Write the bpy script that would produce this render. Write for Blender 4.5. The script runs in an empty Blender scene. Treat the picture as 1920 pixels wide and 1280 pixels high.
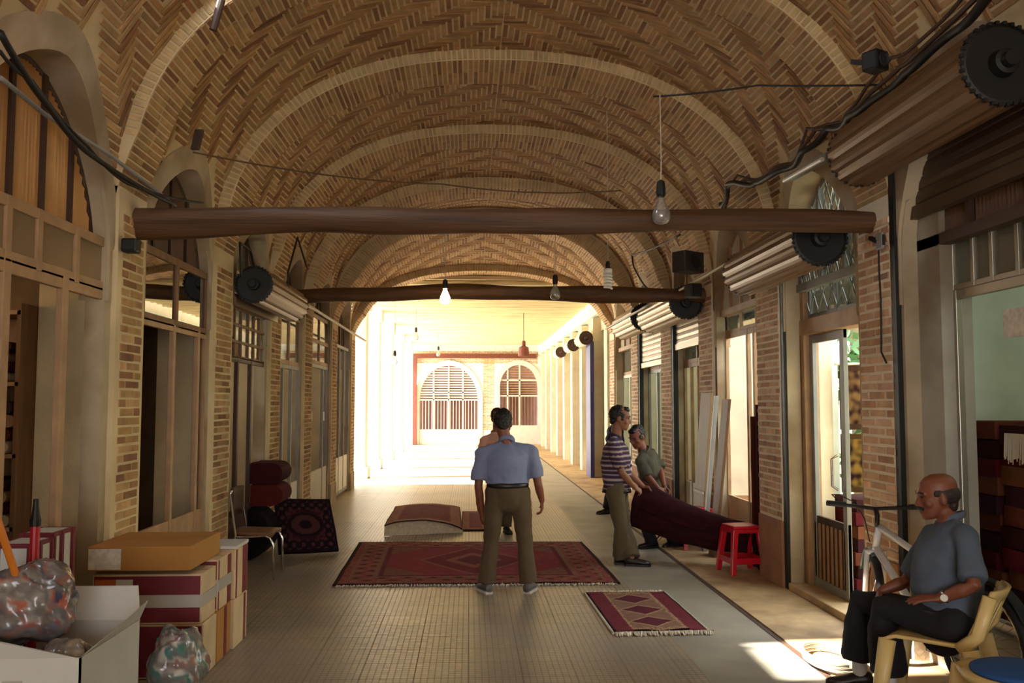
import bpy, math, random
from mathutils import Vector, Matrix, noise
V = Vector
random.seed(7)
scene = bpy.context.scene
COL = scene.collection

# ---------------------------------------------------------------- camera
FPX = 1700.0
PITCH = math.atan(117 / FPX)
YAW = math.atan(80 / FPX * math.cos(PITCH))
EYE = V((0, 0, 1.65))
cam_d = bpy.data.cameras.new('camera')
cam = bpy.data.objects.new('camera', cam_d)
COL.objects.link(cam)
cam.location = EYE
cam.rotation_euler = (math.pi / 2 + PITCH, 0, -YAW)
cam_d.sensor_width = 36
cam_d.lens = FPX / 1920 * 36
cam_d.clip_end = 300
scene.camera = cam

# ---------------------------------------------------------------- sky, sun, exposure
w = bpy.data.worlds.new('sky')
scene.world = w
w.use_nodes = True
bg = w.node_tree.nodes['Background']
bg.inputs['Color'].default_value = (0.86, 0.93, 1.0, 1)
bg.inputs['Strength'].default_value = 13.0
scene.view_settings.view_transform = 'Standard'
scene.view_settings.look = 'None'
scene.view_settings.gamma = 1
scene.view_settings.exposure = -0.55
scene.cycles.max_bounces = 8
scene.cycles.diffuse_bounces = 5
scene.cycles.transparent_max_bounces = 16
scene.cycles.sample_clamp_indirect = 6
scene.cycles.caustics_reflective = False
scene.cycles.caustics_refractive = False


def light(name, kind, loc, energy, color, size=None, direction=None, size_y=None, radius=None):
    d = bpy.data.lights.new(name, kind)
    d.energy = energy
    d.color = color
    if kind == 'AREA':
        d.shape = 'RECTANGLE'
        d.size = size
        d.size_y = size_y or size
    if kind == 'POINT':
        d.shadow_soft_size = radius or 0.03
    o = bpy.data.objects.new(name, d)
    COL.objects.link(o)
    o.location = loc
    if direction is not None:
        o.rotation_euler = V(direction).to_track_quat('-Z', 'Y').to_euler()
    return o


sun = light('sun', 'SUN', (-20, 20, 20), 60.0, (1.0, 0.96, 0.88), direction=(1, 0.14, -1.18))
sun.data.angle = math.radians(1.2)
# fill light added behind the viewer, standing in for daylight from that end
light('near_end_fill', 'AREA', (0.3, -4.6, 2.3), 150, (1.0, 0.80, 0.58), size=4.6, size_y=3.6, direction=(0, 1, 0.10))


def at(px, py, X=None, Y=None, Z=None):
    """point of the place seen at a pixel of the photograph, on a plane"""
    sa, ca, sp, cp = math.sin(YAW), math.cos(YAW), math.sin(PITCH), math.cos(PITCH)
    R = V((ca, -sa, 0)); U = V((-sa * sp, -ca * sp, cp)); W = V((sa * cp, ca * cp, sp))
    d = W + R * ((px - 960) / FPX) + U * ((640 - py) / FPX)
    t = X / d.x if X is not None else Y / d.y if Y is not None else (Z - EYE.z) / d.z
    return EYE + d * t


# ---------------------------------------------------------------- materials
def lin(h):
    h = h.lstrip('#')
    out = []
    for i in (0, 2, 4):
        c = int(h[i:i + 2], 16) / 255
        out.append(c / 12.92 if c <= 0.04045 else ((c + 0.055) / 1.055) ** 2.4)
    return tuple(out)


def mat(name, col='#808080', rough=0.7, metal=0.0, vary=0.0, scale=6.0, bump=0.0, bscale=40.0, vc=False,
        stain=None, stain_scale=1.2, emit=None, emit_s=0.0, spec=0.5, stretch=None):
    m = bpy.data.materials.new(name)
    m.use_nodes = True
    nt = m.node_tree
    N, L = nt.nodes, nt.links
    b = N['Principled BSDF']
    b.inputs['Roughness'].default_value = rough
    b.inputs['Metallic'].default_value = metal
    b.inputs['Specular IOR Level'].default_value = spec
    tc = N.new('ShaderNodeTexCoord')
    mp = N.new('ShaderNodeMapping')
    L.new(tc.outputs['Object'], mp.inputs['Vector'])
    if stretch:
        mp.inputs['Scale'].default_value = stretch
    if vc:
        a = N.new('ShaderNodeVertexColor'); a.layer_name = 'Col'
        src = a.outputs['Color']
    else:
        rgb = N.new('ShaderNodeRGB'); rgb.outputs[0].default_value = (*lin(col), 1)
        src = rgb.outputs[0]
    if vary:
        nz = N.new('ShaderNodeTexNoise'); nz.inputs['Scale'].default_value = scale
        nz.inputs['Detail'].default_value = 5
        L.new(mp.outputs[0], nz.inputs['Vector'])
        mr = N.new('ShaderNodeMapRange')
        mr.inputs['From Min'].default_value = 0.3; mr.inputs['From Max'].default_value = 0.7
        mr.inputs['To Min'].default_value = 1 - vary; mr.inputs['To Max'].default_value = 1 + vary
        L.new(nz.outputs['Fac'], mr.inputs['Value'])
        mx = N.new('ShaderNodeVectorMath'); mx.operation = 'SCALE'
        L.new(src, mx.inputs[0]); L.new(mr.outputs[0], mx.inputs['Scale'])
        src = mx.outputs[0]
    if stain:
        nz = N.new('ShaderNodeTexNoise'); nz.inputs['Scale'].default_value = stain_scale
        nz.inputs['Detail'].default_value = 6
        L.new(tc.outputs['Object'], nz.inputs['Vector'])
        rp = N.new('ShaderNodeValToRGB')
        rp.color_ramp.elements[0].position = 0.48; rp.color_ramp.elements[1].position = 0.68
        L.new(nz.outputs['Fac'], rp.inputs[0])
        mx = N.new('ShaderNodeMix'); mx.data_type = 'RGBA'
        L.new(rp.outputs[0], mx.inputs[0]); L.new(src, mx.inputs[6])
        mx.inputs[7].default_value = (*lin(stain), 1)
        src = mx.outputs[2]
    L.new(src, b.inputs['Base Color'])
    if bump:
        nz = N.new('ShaderNodeTexNoise'); nz.inputs['Scale'].default_value = bscale
        nz.inputs['Detail'].default_value = 6
        L.new(mp.outputs[0], nz.inputs['Vector'])
        bp = N.new('ShaderNodeBump'); bp.inputs['Strength'].default_value = bump
        bp.inputs['Distance'].default_value = 0.01
        L.new(nz.outputs['Fac'], bp.inputs['Height']); L.new(bp.outputs[0], b.inputs['Normal'])
    if emit:
        b.inputs['Emission Color'].default_value = (*lin(emit), 1)
        b.inputs['Emission Strength'].default_value = emit_s
    return m


def glass_mat(name, tint=(0.9, 0.92, 0.9), base=0.06, rough=0.02, dirt=0.0, dcol=(0.42, 0.36, 0.28)):
    m = bpy.data.materials.new(name)
    m.use_nodes = True
    nt = m.node_tree; N, L = nt.nodes, nt.links
    for n in list(N):
        N.remove(n)
    out = N.new('ShaderNodeOutputMaterial')
    tr = N.new('ShaderNodeBsdfTransparent'); tr.inputs[0].default_value = (*tint, 1)
    gl = N.new('ShaderNodeBsdfGlossy'); gl.inputs['Roughness'].default_value = rough
    fr = N.new('ShaderNodeFresnel'); fr.inputs['IOR'].default_value = 1.5
    ad = N.new('ShaderNodeMath'); ad.operation = 'ADD'; ad.inputs[1].default_value = base
    ad.use_clamp = True
    L.new(fr.outputs[0], ad.inputs[0])
    mx = N.new('ShaderNodeMixShader')
    L.new(ad.outputs[0], mx.inputs[0]); L.new(tr.outputs[0], mx.inputs[1]); L.new(gl.outputs[0], mx.inputs[2])
    last = mx.outputs[0]
    if dirt:
        df = N.new('ShaderNodeBsdfDiffuse'); df.inputs[0].default_value = (*dcol, 1)
        m2 = N.new('ShaderNodeMixShader'); m2.inputs[0].default_value = dirt
        L.new(last, m2.inputs[1]); L.new(df.outputs[0], m2.inputs[2])
        last = m2.outputs[0]
    L.new(last, out.inputs[0])
    return m


def tile_mat(name, c1, c2, grout, size, fine, rough, stain):
    m = mat(name, c1, rough=rough, vary=0.12, scale=1.3, bump=0.12, bscale=30, stain=stain, stain_scale=0.55)
    nt = m.node_tree; N, L = nt.nodes, nt.links
    b = N['Principled BSDF']
    tc = [n for n in N if n.type == 'TEX_COORD'][0]
    prev = b.inputs['Base Color'].links[0].from_socket

    def br(s, mort, a, bb, g):
        t = N.new('ShaderNodeTexBrick')
        t.offset = 0; t.squash = 1
        t.inputs['Scale'].default_value = 1
        t.inputs['Brick Width'].default_value = s; t.inputs['Row Height'].default_value = s
        t.inputs['Mortar Size'].default_value = mort; t.inputs['Mortar Smooth'].default_value = 0.2
        t.inputs['Color1'].default_value = (*a, 1); t.inputs['Color2'].default_value = (*bb, 1)
        t.inputs['Mortar'].default_value = (*g, 1)
        L.new(tc.outputs['Object'], t.inputs['Vector'])
        return t
    a = br(size, 0.005, (1, 1, 1), (0.84, 0.84, 0.83), lin(grout))
    f = br(fine, 0.004, (1.12, 1.08, 1.0), (0.84, 0.86, 0.86), (0.78, 0.75, 0.70))
    for t in (a, f):
        mx = N.new('ShaderNodeMix'); mx.data_type = 'RGBA'; mx.blend_type = 'MULTIPLY'
        mx.inputs[0].default_value = 1
        L.new(prev, mx.inputs[6]); L.new(t.outputs['Color'], mx.inputs[7])
        prev = mx.outputs[2]
    # worn patches where the mosaic relief is filled with dirt
    wn = N.new('ShaderNodeTexNoise'); wn.inputs['Scale'].default_value = 0.45; wn.inputs['Detail'].default_value = 5
    L.new(tc.outputs['Object'], wn.inputs['Vector'])
    wr = N.new('ShaderNodeValToRGB')
    wr.color_ramp.elements[0].position = 0.42; wr.color_ramp.elements[1].position = 0.60
    L.new(wn.outputs['Fac'], wr.inputs[0])
    wm = N.new('ShaderNodeMath'); wm.operation = 'MULTIPLY'; wm.inputs[1].default_value = 0.8
    L.new(wr.outputs[0], wm.inputs[0])
    mx = N.new('ShaderNodeMix'); mx.data_type = 'RGBA'
    L.new(wm.outputs[0], mx.inputs[0]); L.new(prev, mx.inputs[6]); mx.inputs[7].default_value = (*lin(stain), 1)
    prev = mx.outputs[2]
    L.new(prev, b.inputs['Base Color'])
    mr = N.new('ShaderNodeMapRange')
    mr.inputs['To Min'].default_value = rough + 0.25; mr.inputs['To Max'].default_value = rough - 0.05
    L.new(f.outputs['Fac'], mr.inputs['Value'])
    inv = N.new('ShaderNodeMath'); inv.operation = 'MULTIPLY_ADD'
    inv.inputs[1].default_value = 0.25; inv.inputs[2].default_value = rough
    L.new(f.outputs['Fac'], inv.inputs[0]); L.new(inv.outputs[0], b.inputs['Roughness'])
    return m


M = {}
M['brick'] = mat('fired_brick', rough=0.9, vc=True, vary=0.22, scale=9, bump=0.35, bscale=60)
M['mortar'] = mat('lime_mortar', '#d2bb92', rough=0.95, vary=0.15, scale=3, bump=0.3, bscale=50)
M['mortar_pale'] = mat('pale_mortar', '#e6d8bf', rough=0.95, vary=0.12, scale=3)
M['plaster'] = mat('old_plaster', '#b3a084', rough=0.95, vary=0.16, scale=2.5, bump=0.3, bscale=20, stain='#8d7558', stain_scale=1.6)
M['plaster_grey'] = mat('grey_plaster', '#a9a294', rough=0.9, vary=0.14, scale=2.5, bump=0.2, bscale=20, stain='#857460')
M['white'] = mat('white_paint', '#e9e4d8', rough=0.6, vary=0.05)
M['cream'] = mat('cream_wall', '#e6d9bd', rough=0.9, vary=0.08)
M['offwhite'] = mat('shop_wall', '#d4dccb', rough=0.85, vary=0.06)
M['floor'] = tile_mat('mosaic_tiles', '#a3937a', '#9a8664', '#a79f92', 0.33, 0.041, 0.34, '#8b8074')
M['apron'] = mat('stone_apron', '#b89a70', rough=0.6, vary=0.22, scale=4, bump=0.15, bscale=30, stain='#8f7351', stain_scale=2.2)
M['concrete'] = mat('smooth_concrete', '#97907f', rough=0.5, vary=0.16, scale=2.2, bump=0.1, bscale=50, stain='#7f776a', stain_scale=0.8)
M['pale_ground'] = mat('pale_ground', '#d9cfbc', rough=0.9, vary=0.1)
M['log'] = mat('weathered_log', '#583a22', rough=0.6, vary=0.35, scale=5, bump=0.6, bscale=14, stretch=(0.25, 6, 6))
M['joist'] = mat('pale_joist', '#dccba2', rough=0.8, vary=0.22, scale=4, stretch=(0.3, 5, 5))
M['wood_frame'] = mat('brown_wood_frame', '#7a5434', rough=0.6, vary=0.2, scale=6, stretch=(3, 3, 0.5))
M['wood_light'] = mat('pale_wood_frame', '#a98460', rough=0.6, vary=0.18, scale=6)
M['wood_dark'] = mat('dark_wood', '#3f2516', rough=0.55, vary=0.2, scale=6)
M['alu'] = mat('aluminium_frame', '#a39a8c', rough=0.35, metal=0.7, vary=0.06)
M['steel_grey'] = mat('grey_painted_steel', '#8c8a84', rough=0.5, vary=0.1)
M['chrome'] = mat('chrome', '#dcdcdc', rough=0.12, metal=1.0)
M['black'] = mat('black_paint', '#0c0a09', rough=0.55)
M['cable'] = mat('black_cable', '#19120e', rough=0.6)
M['browncable'] = mat('brown_cable', '#4a3222', rough=0.7)
M['wire'] = mat('thin_wire', '#5b4128', rough=0.6)
M['whitewire'] = mat('pale_cord', '#cbbfa6', rough=0.5)
M['shutter'] = mat('shutter_slats', '#75573a', rough=0.4, metal=0.35, vary=0.12, scale=3, stretch=(1, 0.2, 1))
M['shutter_dark'] = mat('dark_shutter', '#55402f', rough=0.45, metal=0.3, vary=0.12)
M['shutter_pale'] = mat('pale_shutter', '#c4b193', rough=0.4, metal=0.3, vary=0.1)
M['glass'] = glass_mat('dim_glass', (0.6, 0.55, 0.47), base=0.30)
M['glass_tan'] = glass_mat('curtained_glass', (0.5, 0.4, 0.3), base=0.12, dirt=0.55, dcol=(0.42, 0.29, 0.16))
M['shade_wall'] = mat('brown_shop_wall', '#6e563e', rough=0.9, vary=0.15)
M['glass_clear'] = glass_mat('clear_glass', (0.9, 0.95, 0.9), base=0.03, dirt=0.05)
M['glass_frost'] = glass_mat('dusty_glass', (0.8, 0.86, 0.8), base=0.04, dirt=0.25)
M['bulb_glass'] = glass_mat('bulb_glass', (0.95, 0.93, 0.9), base=0.12, dirt=0.16, dcol=(0.8, 0.78, 0.74))
M['slat_tan'] = mat('tan_corrugated_panel', '#b98850', rough=0.6, vary=0.14, scale=3, stretch=(1, 6, 0.4), stain='#9a6a3a')
M['slat_dark'] = mat('dark_corrugated_panel', '#5c3d26', rough=0.6, vary=0.15, scale=3)
M['slat_pale'] = mat('pale_corrugated_panel', '#cfc6b2', rough=0.6, vary=0.08, scale=3)
M['lit'] = mat('lit_lamp_glass', '#fff0d0', emit='#ffdca0', emit_s=60)
M['tube'] = mat('tube_glass', '#f2f2ee', rough=0.3)
M['carpet'] = mat('knotted_wool', rough=0.95, vc=True, vary=0.12, scale=20, bump=0.5, bscale=260, spec=0.15)
M['fringe'] = mat('cotton_fringe', '#d9cfbb', rough=0.95, vary=0.1)
M['carpet_back'] = mat('carpet_back', '#b9a68a', rough=0.95, vary=0.15, scale=30)
M['card_brown'] = mat('brown_cardboard', '#a87434', rough=0.8, vary=0.08, scale=3)
M['card_pale'] = mat('pale_cardboard', '#c9ad88', rough=0.8, vary=0.12, scale=6)
M['card_white'] = mat('white_cardboard', '#c9c6c0', rough=0.5, vary=0.06, scale=3)
M['card_red'] = mat('red_print', '#6d1724', rough=0.6, vary=0.08)
M['tape'] = mat('packing_tape', '#b7b0a8', rough=0.15)
M['red'] = mat('red_plastic', '#c41226', rough=0.35, vary=0.05)
M['redpole'] = mat('red_pole', '#a81522', rough=0.4)
M['orange'] = mat('orange_stick', '#c9741c', rough=0.5)
M['plastic'] = mat('beige_plastic', '#d6b878', rough=0.4, vary=0.04)
M['blue'] = mat('blue_cushion', '#1c4a86', rough=0.8, vary=0.08, scale=40)
M['rubber'] = mat('black_rubber', '#17161a', rough=0.7)
M['bikewhite'] = mat('white_bike_paint', '#e6e6ea', rough=0.25)
M['fender'] = mat('teal_grey_fender', '#54707a', rough=0.3, metal=0.3)
M['skin'] = mat('skin', '#8f5c42', rough=0.55, vary=0.08, scale=12)
M['skin2'] = mat('tanned_skin', '#7b452f', rough=0.5, vary=0.08, scale=12)
M['hair'] = mat('black_hair', '#120d0b', rough=0.5, bump=0.5, bscale=120)
M['hairgrey'] = mat('dark_cropped_hair', '#2a1a15', rough=0.6, bump=0.5, bscale=120)
M['shirt_blue'] = mat('blue_cotton', '#7a82a0', rough=0.9, vary=0.08, scale=5, bump=0.3, bscale=14)
M['shirt_pink'] = mat('pink_cotton', '#d8a694', rough=0.9, vary=0.06)
M['shirt_grey'] = mat('grey_blue_cotton', '#525b6b', rough=0.9, vary=0.1, scale=6, bump=0.4, bscale=14)
M['shirt_olive'] = mat('olive_cotton', '#4a4636', rough=0.9, vary=0.1)
M['trouser_brown'] = mat('brown_cotton', '#54432f', rough=0.9, vary=0.1, scale=5, bump=0.3, bscale=12)
M['trouser_khaki'] = mat('khaki_cotton', '#5c4e38', rough=0.9, vary=0.1, scale=5, bump=0.3, bscale=12)
M['trouser_black'] = mat('black_cotton', '#15131a', rough=0.9, vary=0.15, bump=0.3, bscale=12)
M['leather'] = mat('dark_leather', '#1d1310', rough=0.4)
M['shoegrey'] = mat('grey_shoe', '#565150', rough=0.6)
M['sole'] = mat('pale_sole', '#b9b2a8', rough=0.7)
M['sock'] = mat('white_sock', '#d9d5d0', rough=0.95)
M['leaf'] = mat('green_leaf', '#3f6b2a', rough=0.6, vary=0.3, scale=9)
M['bluepaint'] = mat('blue_paint', '#2f2f6e', rough=0.4)
M['redbrown'] = mat('redbrown_paint', '#6e3526', rough=0.6, vary=0.1)
M['bag'] = mat('clear_plastic_bag', rough=0.2, vc=True, vary=0.22, scale=6, bump=0.35, bscale=5)
M['ply'] = mat('plywood_board', '#856740', rough=0.6, vary=0.1, scale=3, stretch=(4, 4, 0.4))
M['paper'] = mat('printed_paper', '#cfc7b8', rough=0.8, vary=0.2, scale=30)
M['garden'] = mat('garden_wall', '#cfd3b8', rough=0.9, vary=0.1)


def sm_stripes():
    """knitted shirt with horizontal stripes, in the garment's own height"""
    m = mat('striped_knit', '#3a2a44', rough=0.9, vary=0.08, scale=8)
    nt = m.node_tree; N, L = nt.nodes, nt.links
    b = N['Principled BSDF']
    a = N.new('ShaderNodeVertexColor'); a.layer_name = 'Col'
    L.new(a.outputs['Color'], b.inputs['Base Color'])
    return m


M['stripes'] = sm_stripes()


# ---------------------------------------------------------------- mesh helper
class MB:
    def __init__(s):
        s.v, s.f, s.m, s.c = [], [], [], []
        s.col = (1, 1, 1)
        s.mi = 0

    def add(s, vs, fs, col=None, mi=None):
        o = len(s.v)
        s.v += [tuple(p) for p in vs]
        s.f += [tuple(i + o for i in f) for f in fs]
        s.m += [s.mi if mi is None else mi] * len(fs)
        s.c += [col or s.col] * len(vs)
        return s

    def box(s, x0, x1, y0, y1, z0, z1, **k):
        vs = [(x, y, z) for z in (z0, z1) for y in (y0, y1) for x in (x0, x1)]
        return s.add(vs, [(0, 2, 3, 1), (4, 5, 7, 6), (0, 1, 5, 4), (2, 6, 7, 3), (0, 4, 6, 2), (1, 3, 7, 5)], **k)

    def obox(s, c, ax, ay, az, **k):
        c, ax, ay, az = V(c), V(ax), V(ay), V(az)
        vs = [c + ax * i + ay * j + az * l for l in (-1, 1) for j in (-1, 1) for i in (-1, 1)]
        return s.add(vs, [(0, 2, 3, 1), (4, 5, 7, 6), (0, 1, 5, 4), (2, 6, 7, 3), (0, 4, 6, 2), (1, 3, 7, 5)], **k)

    def bar(s, p, q, a, b=None, up=(0, 0, 1), **k):
        p, q = V(p), V(q)
        d = (q - p)
        t = d.normalized()
        u = V(up)
        if abs(t.dot(u)) > 0.98:
            u = V((1, 0, 0))
        r = t.cross(u).normalized()
        u = r.cross(t)
        return s.obox((p + q) / 2, r * a / 2, d / 2, u * (b or a) / 2, **k)

    def tube(s, pts, r, n=8, cap=True, side=None, **k):
        pts = [V(p) for p in pts]
        m = len(pts)
        rs = r if isinstance(r, (list, tuple)) else [r] * m
        vs, fs = [], []
        prev = None
        for i, p in enumerate(pts):
            t = (pts[min(i + 1, m - 1)] - pts[max(i - 1, 0)]).normalized()
            if side is not None:
                a = V(side)
            elif prev is not None:
                a = prev
            else:
                a = V((0, 0, 1)) if abs(t.z) < 0.9 else V((1, 0, 0))
            a = (a - t * a.dot(t)).normalized()
            prev = a
            b = t.cross(a)
            ra, rb = rs[i] if isinstance(rs[i], (list, tuple)) else (rs[i], rs[i])
            for j in range(n):
                w_ = 2 * math.pi * j / n
                vs.append(p + a * ra * math.cos(w_) + b * rb * math.sin(w_))
        for i in range(m - 1):
            for j in range(n):
                j2 = (j + 1) % n
                fs.append((i * n + j, i * n + j2, (i + 1) * n + j2, (i + 1) * n + j))
        if cap:
            fs.append(tuple(range(n - 1, -1, -1)))
            fs.append(tuple((m - 1) * n + j for j in range(n)))
        return s.add(vs, fs, **k)

    def limb(s, pts, r, n=14, side=None, **k):
        """tube with rounded ends"""
        pts = [V(p) for p in pts]
        rs = [q if isinstance(q, (list, tuple)) else (q, q) for q in r]
        t0 = (pts[0] - pts[1]).normalized(); t1 = (pts[-1] - pts[-2]).normalized()
        P, Q = [], []
        for w_ in (80, 55, 28):
            c, sn = math.cos(math.radians(w_)), math.sin(math.radians(w_))
            e = min(rs[0])
            P.append(pts[0] + t0 * e * sn); Q.append((rs[0][0] * c, rs[0][1] * c))
        P += pts; Q += rs
        for w_ in (28, 55, 80):
            c, sn = math.cos(math.radians(w_)), math.sin(math.radians(w_))
            e = min(rs[-1])
            P.append(pts[-1] + t1 * e * sn); Q.append((rs[-1][0] * c, rs[-1][1] * c))
        return s.tube(P, Q, n, True, side, **k)

    def lathe(s, prof, Mx=None, n=16, **k):
        Mx = Mx or Matrix.Identity(4)
        vs, fs = [], []
        for (r, z) in prof:
            for j in range(n):
                w_ = 2 * math.pi * j / n
                vs.append(Mx @ V((r * math.cos(w_), r * math.sin(w_), z)))
        for i in range(len(prof) - 1):
            for j in range(n):
                j2 = (j + 1) % n
                fs.append((i * n + j, i * n + j2, (i + 1) * n + j2, (i + 1) * n + j))
        fs.append(tuple(range(n - 1, -1, -1)))
        fs.append(tuple((len(prof) - 1) * n + j for j in range(n)))
        return s.add(vs, fs, **k)

    def ball(s, c, r, n=14, Mx=None, **k):
        r = r if isinstance(r, (list, tuple)) else (r, r, r)
        c = V(c)
        vs, fs = [], []
        h = n // 2
        for i in range(h + 1):
            p = math.pi * (i + 0.02 * (i == 0) - 0.02 * (i == h)) / h
            for j in range(n):
                q = 2 * math.pi * j / n
                o = V((r[0] * math.sin(p) * math.cos(q), r[1] * math.sin(p) * math.sin(q), -r[2] * math.cos(p)))
                vs.append(c + (Mx @ o if Mx else o))
        for i in range(h):
            for j in range(n):
                j2 = (j + 1) % n
                fs.append((i * n + j, i * n + j2, (i + 1) * n + j2, (i + 1) * n + j))
        fs.append(tuple(range(n - 1, -1, -1)))
        fs.append(tuple(h * n + j for j in range(n)))
        return s.add(vs, fs, **k)

    def prism(s, poly, ext, **k):
        poly = [V(p) for p in poly]
        e = V(ext)
        n = len(poly)
        vs = poly + [p + e for p in poly]
        fs = [tuple(range(n - 1, -1, -1)), tuple(range(n, 2 * n))]
        fs += [(i, (i + 1) % n, n + (i + 1) % n, n + i) for i in range(n)]
        return s.add(vs, fs, **k)

    def grid(s, fn, nu, nv, skip=None, colfn=None, **k):
        o = len(s.v)
        for i in range(nu + 1):
            for j in range(nv + 1):
                s.v.append(tuple(fn(i / nu, j / nv)))
                s.c.append(colfn(i / nu, j / nv) if colfn else s.col)
        for i in range(nu):
            for j in range(nv):
                if skip and skip(i / nu + 0.5 / nu, j / nv + 0.5 / nv):
                    continue
                a = o + i * (nv + 1) + j
                s.f.append((a, a + nv + 1, a + nv + 2, a + 1)); s.m.append(k.get('mi', s.mi))
        return s

    def build(s, name, m=None, parent=None, smooth=False, bevel=0, solid=0, fix=False):
        me = bpy.data.meshes.new(name)
        me.from_pydata(s.v, [], s.f)
        ca = me.color_attributes.new('Col', 'FLOAT_COLOR', 'POINT')
        flat = []
        for c in s.c:
            flat += [c[0], c[1], c[2], 1.0]
        ca.data.foreach_set('color', flat)
        for x in (m if isinstance(m, (list, tuple)) else [m]):
            me.materials.append(x)
        me.polygons.foreach_set('material_index', s.m)
        if smooth:
            me.polygons.foreach_set('use_smooth', [True] * len(s.f))
        if fix:
            import bmesh
            bm = bmesh.new(); bm.from_mesh(me)
            bmesh.ops.recalc_face_normals(bm, faces=bm.faces[:])
            bm.to_mesh(me); bm.free()
        me.update()
        o = bpy.data.objects.new(name, me)
        COL.objects.link(o)
        if parent is not None:
            o.parent = parent
        if solid:
            md = o.modifiers.new('solid', 'SOLIDIFY'); md.thickness = solid; md.offset = 0
        if bevel:
            md = o.modifiers.new('bevel', 'BEVEL'); md.width = bevel; md.segments = 2
            md.limit_method = 'ANGLE'
        return o


def tag(o, label=None, cat=None, group=None, kind=None):
    if label: o['label'] = label
    if cat: o['category'] = cat
    if group: o['group'] = group
    if kind: o['kind'] = kind
    return o


def thing(name, label, cat, loc=(0, 0, 0), rz=0, group=None, kind=None):
    o = bpy.data.objects.new(name, None)
    COL.objects.link(o)
    o.empty_display_size = 0.1
    o.location = loc
    o.rotation_euler = (0, 0, rz)
    return tag(o, label, cat, group, kind)


def dup(root, loc, rz=None, label=None, group=None):
    r = root.copy(); COL.objects.link(r); r.location = loc
    if rz is not None: r.rotation_euler = (0, 0, rz)
    if label: r['label'] = label
    if group: r['group'] = group
    for ch in list(root.children):
        c = ch.copy(); COL.objects.link(c); c.parent = r
        for g in list(ch.children):
            d = g.copy(); COL.objects.link(d); d.parent = c
    return r


def struct(o, label=None):
    o['kind'] = 'structure'
    if label: o['label'] = label
    return o


def jit(c, a):
    k = 1 + random.uniform(-a, a)
    return tuple(max(0, x * k * (1 + random.uniform(-a, a) * 0.25)) for x in c)


BRICKS = [lin(h) for h in ('#b08a5c', '#a67f53', '#b38f62', '#9d734b', '#966c46', '#ac885c', '#a67f4f', '#845b3a')]
REDB = [lin(h) for h in ('#c8a080', '#cfaa88', '#bd9270', '#d4b190', '#c69f7a', '#b38868')]


def bcol(pal=BRICKS):
    return jit(random.choice(pal), 0.16)


def brick_poly(mb, pts, nrm, h, col, inset=0.004):
    """one raised brick over a patch of wall: pts is its outline, nrm points off the wall"""
    n = len(pts)
    pts = [V(p) for p in pts]
    c = sum(pts, V()) / n
    nrm = [V(q) for q in nrm] if isinstance(nrm, list) else [V(nrm)] * n
    top = []
    for p, q in zip(pts, nrm):
        d = (c - p)
        top.append(p + q * h + d.normalized() * inset)
    vs = pts + top
    fs = [tuple(range(n, 2 * n))] + [(i, (i + 1) % n, n + (i + 1) % n, n + i) for i in range(n)]
    mb.add(vs, fs, col=col)


def brick_wall(mb, P, eu, ev, wd, ht, bl=0.245, bh=0.044, g=0.016, pal=BRICKS, h=0.007):
    """courses of bricks over a rectangle"""
    P, eu, ev = V(P), V(eu), V(ev)
    nrm = eu.cross(ev)
    rows = max(1, round(ht / (bh + g)))
    rh = ht / rows
    for r in range(rows):
        u = -(bl / 2 if r % 2 else 0) + random.uniform(-0.02, 0.02)
        while u < wd - 0.02:
            a, b = max(0.0, u + g / 2), min(wd, u + bl - g / 2)
            if b - a > 0.03:
                z0, z1 = r * rh + g / 2 + random.uniform(-.003, .003), (r + 1) * rh - g / 2 + random.uniform(-.003, .003)
                q = [P + eu * a + ev * z0, P + eu * b + ev * z0, P + eu * b + ev * z1, P + eu * a + ev * z1]
                brick_poly(mb, q, nrm, h * random.uniform(0.5, 1.2), bcol(pal), 0.005)
            u += bl

# ================================================================ STRUCTURE
XL, XR = -2.30, 2.85
CX, HA, NE, Z0 = 0.275, 2.575, 2.3, 2.95
RIBS = [(3.45, 3.95, 4.78), (5.90, 6.40, 4.80), (8.12, 8.75, 4.80), (10.40, 11.00, 4.80), (12.55, 13.20, 4.68),
        (15.05, 15.65, 4.66), (17.55, 18.10, 4.24)]
DROP = [0.10, 0.10, 0.11, 0.12, 0.16, 0.30, 0.14]      # how far each rib stands below the vault before it
BAYS = [(-5.0, 3.45, 4.87, 4.87)] + [(RIBS[i][1], RIBS[i + 1][0], RIBS[i][2] + 0.01, RIBS[i + 1][2] + DROP[i + 1] - 0.01) for i in range(6)]


def prof(th, top, off=0.0):
    c, s_ = math.cos(th), math.sin(th)
    e = 2 / NE
    return (CX - math.copysign(abs(c) ** e, c) * (HA - off), Z0 + abs(s_) ** e * (top - Z0 - off))


def arc_table(top, off=0.0, n=400):
    pts = [prof(math.pi * i / n, top, off) for i in range(n + 1)]
    L = [0.0]
    for i in range(n):
        L.append(L[-1] + math.hypot(pts[i + 1][0] - pts[i][0], pts[i + 1][1] - pts[i][1]))
    return pts, L


class Arc:
    def __init__(s, top, off=0.0):
        s.pts, s.L = arc_table(top, off)
        s.len = s.L[-1]

    def at(s, d):
        d = min(max(d, 0), s.len)
        lo, hi = 0, len(s.L) - 1
        while hi - lo > 1:
            m = (lo + hi) // 2
            if s.L[m] <= d: lo = m
            else: hi = m
        t = (d - s.L[lo]) / max(1e-9, s.L[hi] - s.L[lo])
        a, b = s.pts[lo], s.pts[hi]
        n = V((b[1] - a[1], 0, -(b[0] - a[0]))).normalized()
        return a[0] + (b[0] - a[0]) * t, a[1] + (b[1] - a[1]) * t, n


def lun_z(u, zb, zt):
    return zb + (zt - zb) * max(0.0, 1 - abs(u) ** 1.75) ** 0.6


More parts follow.
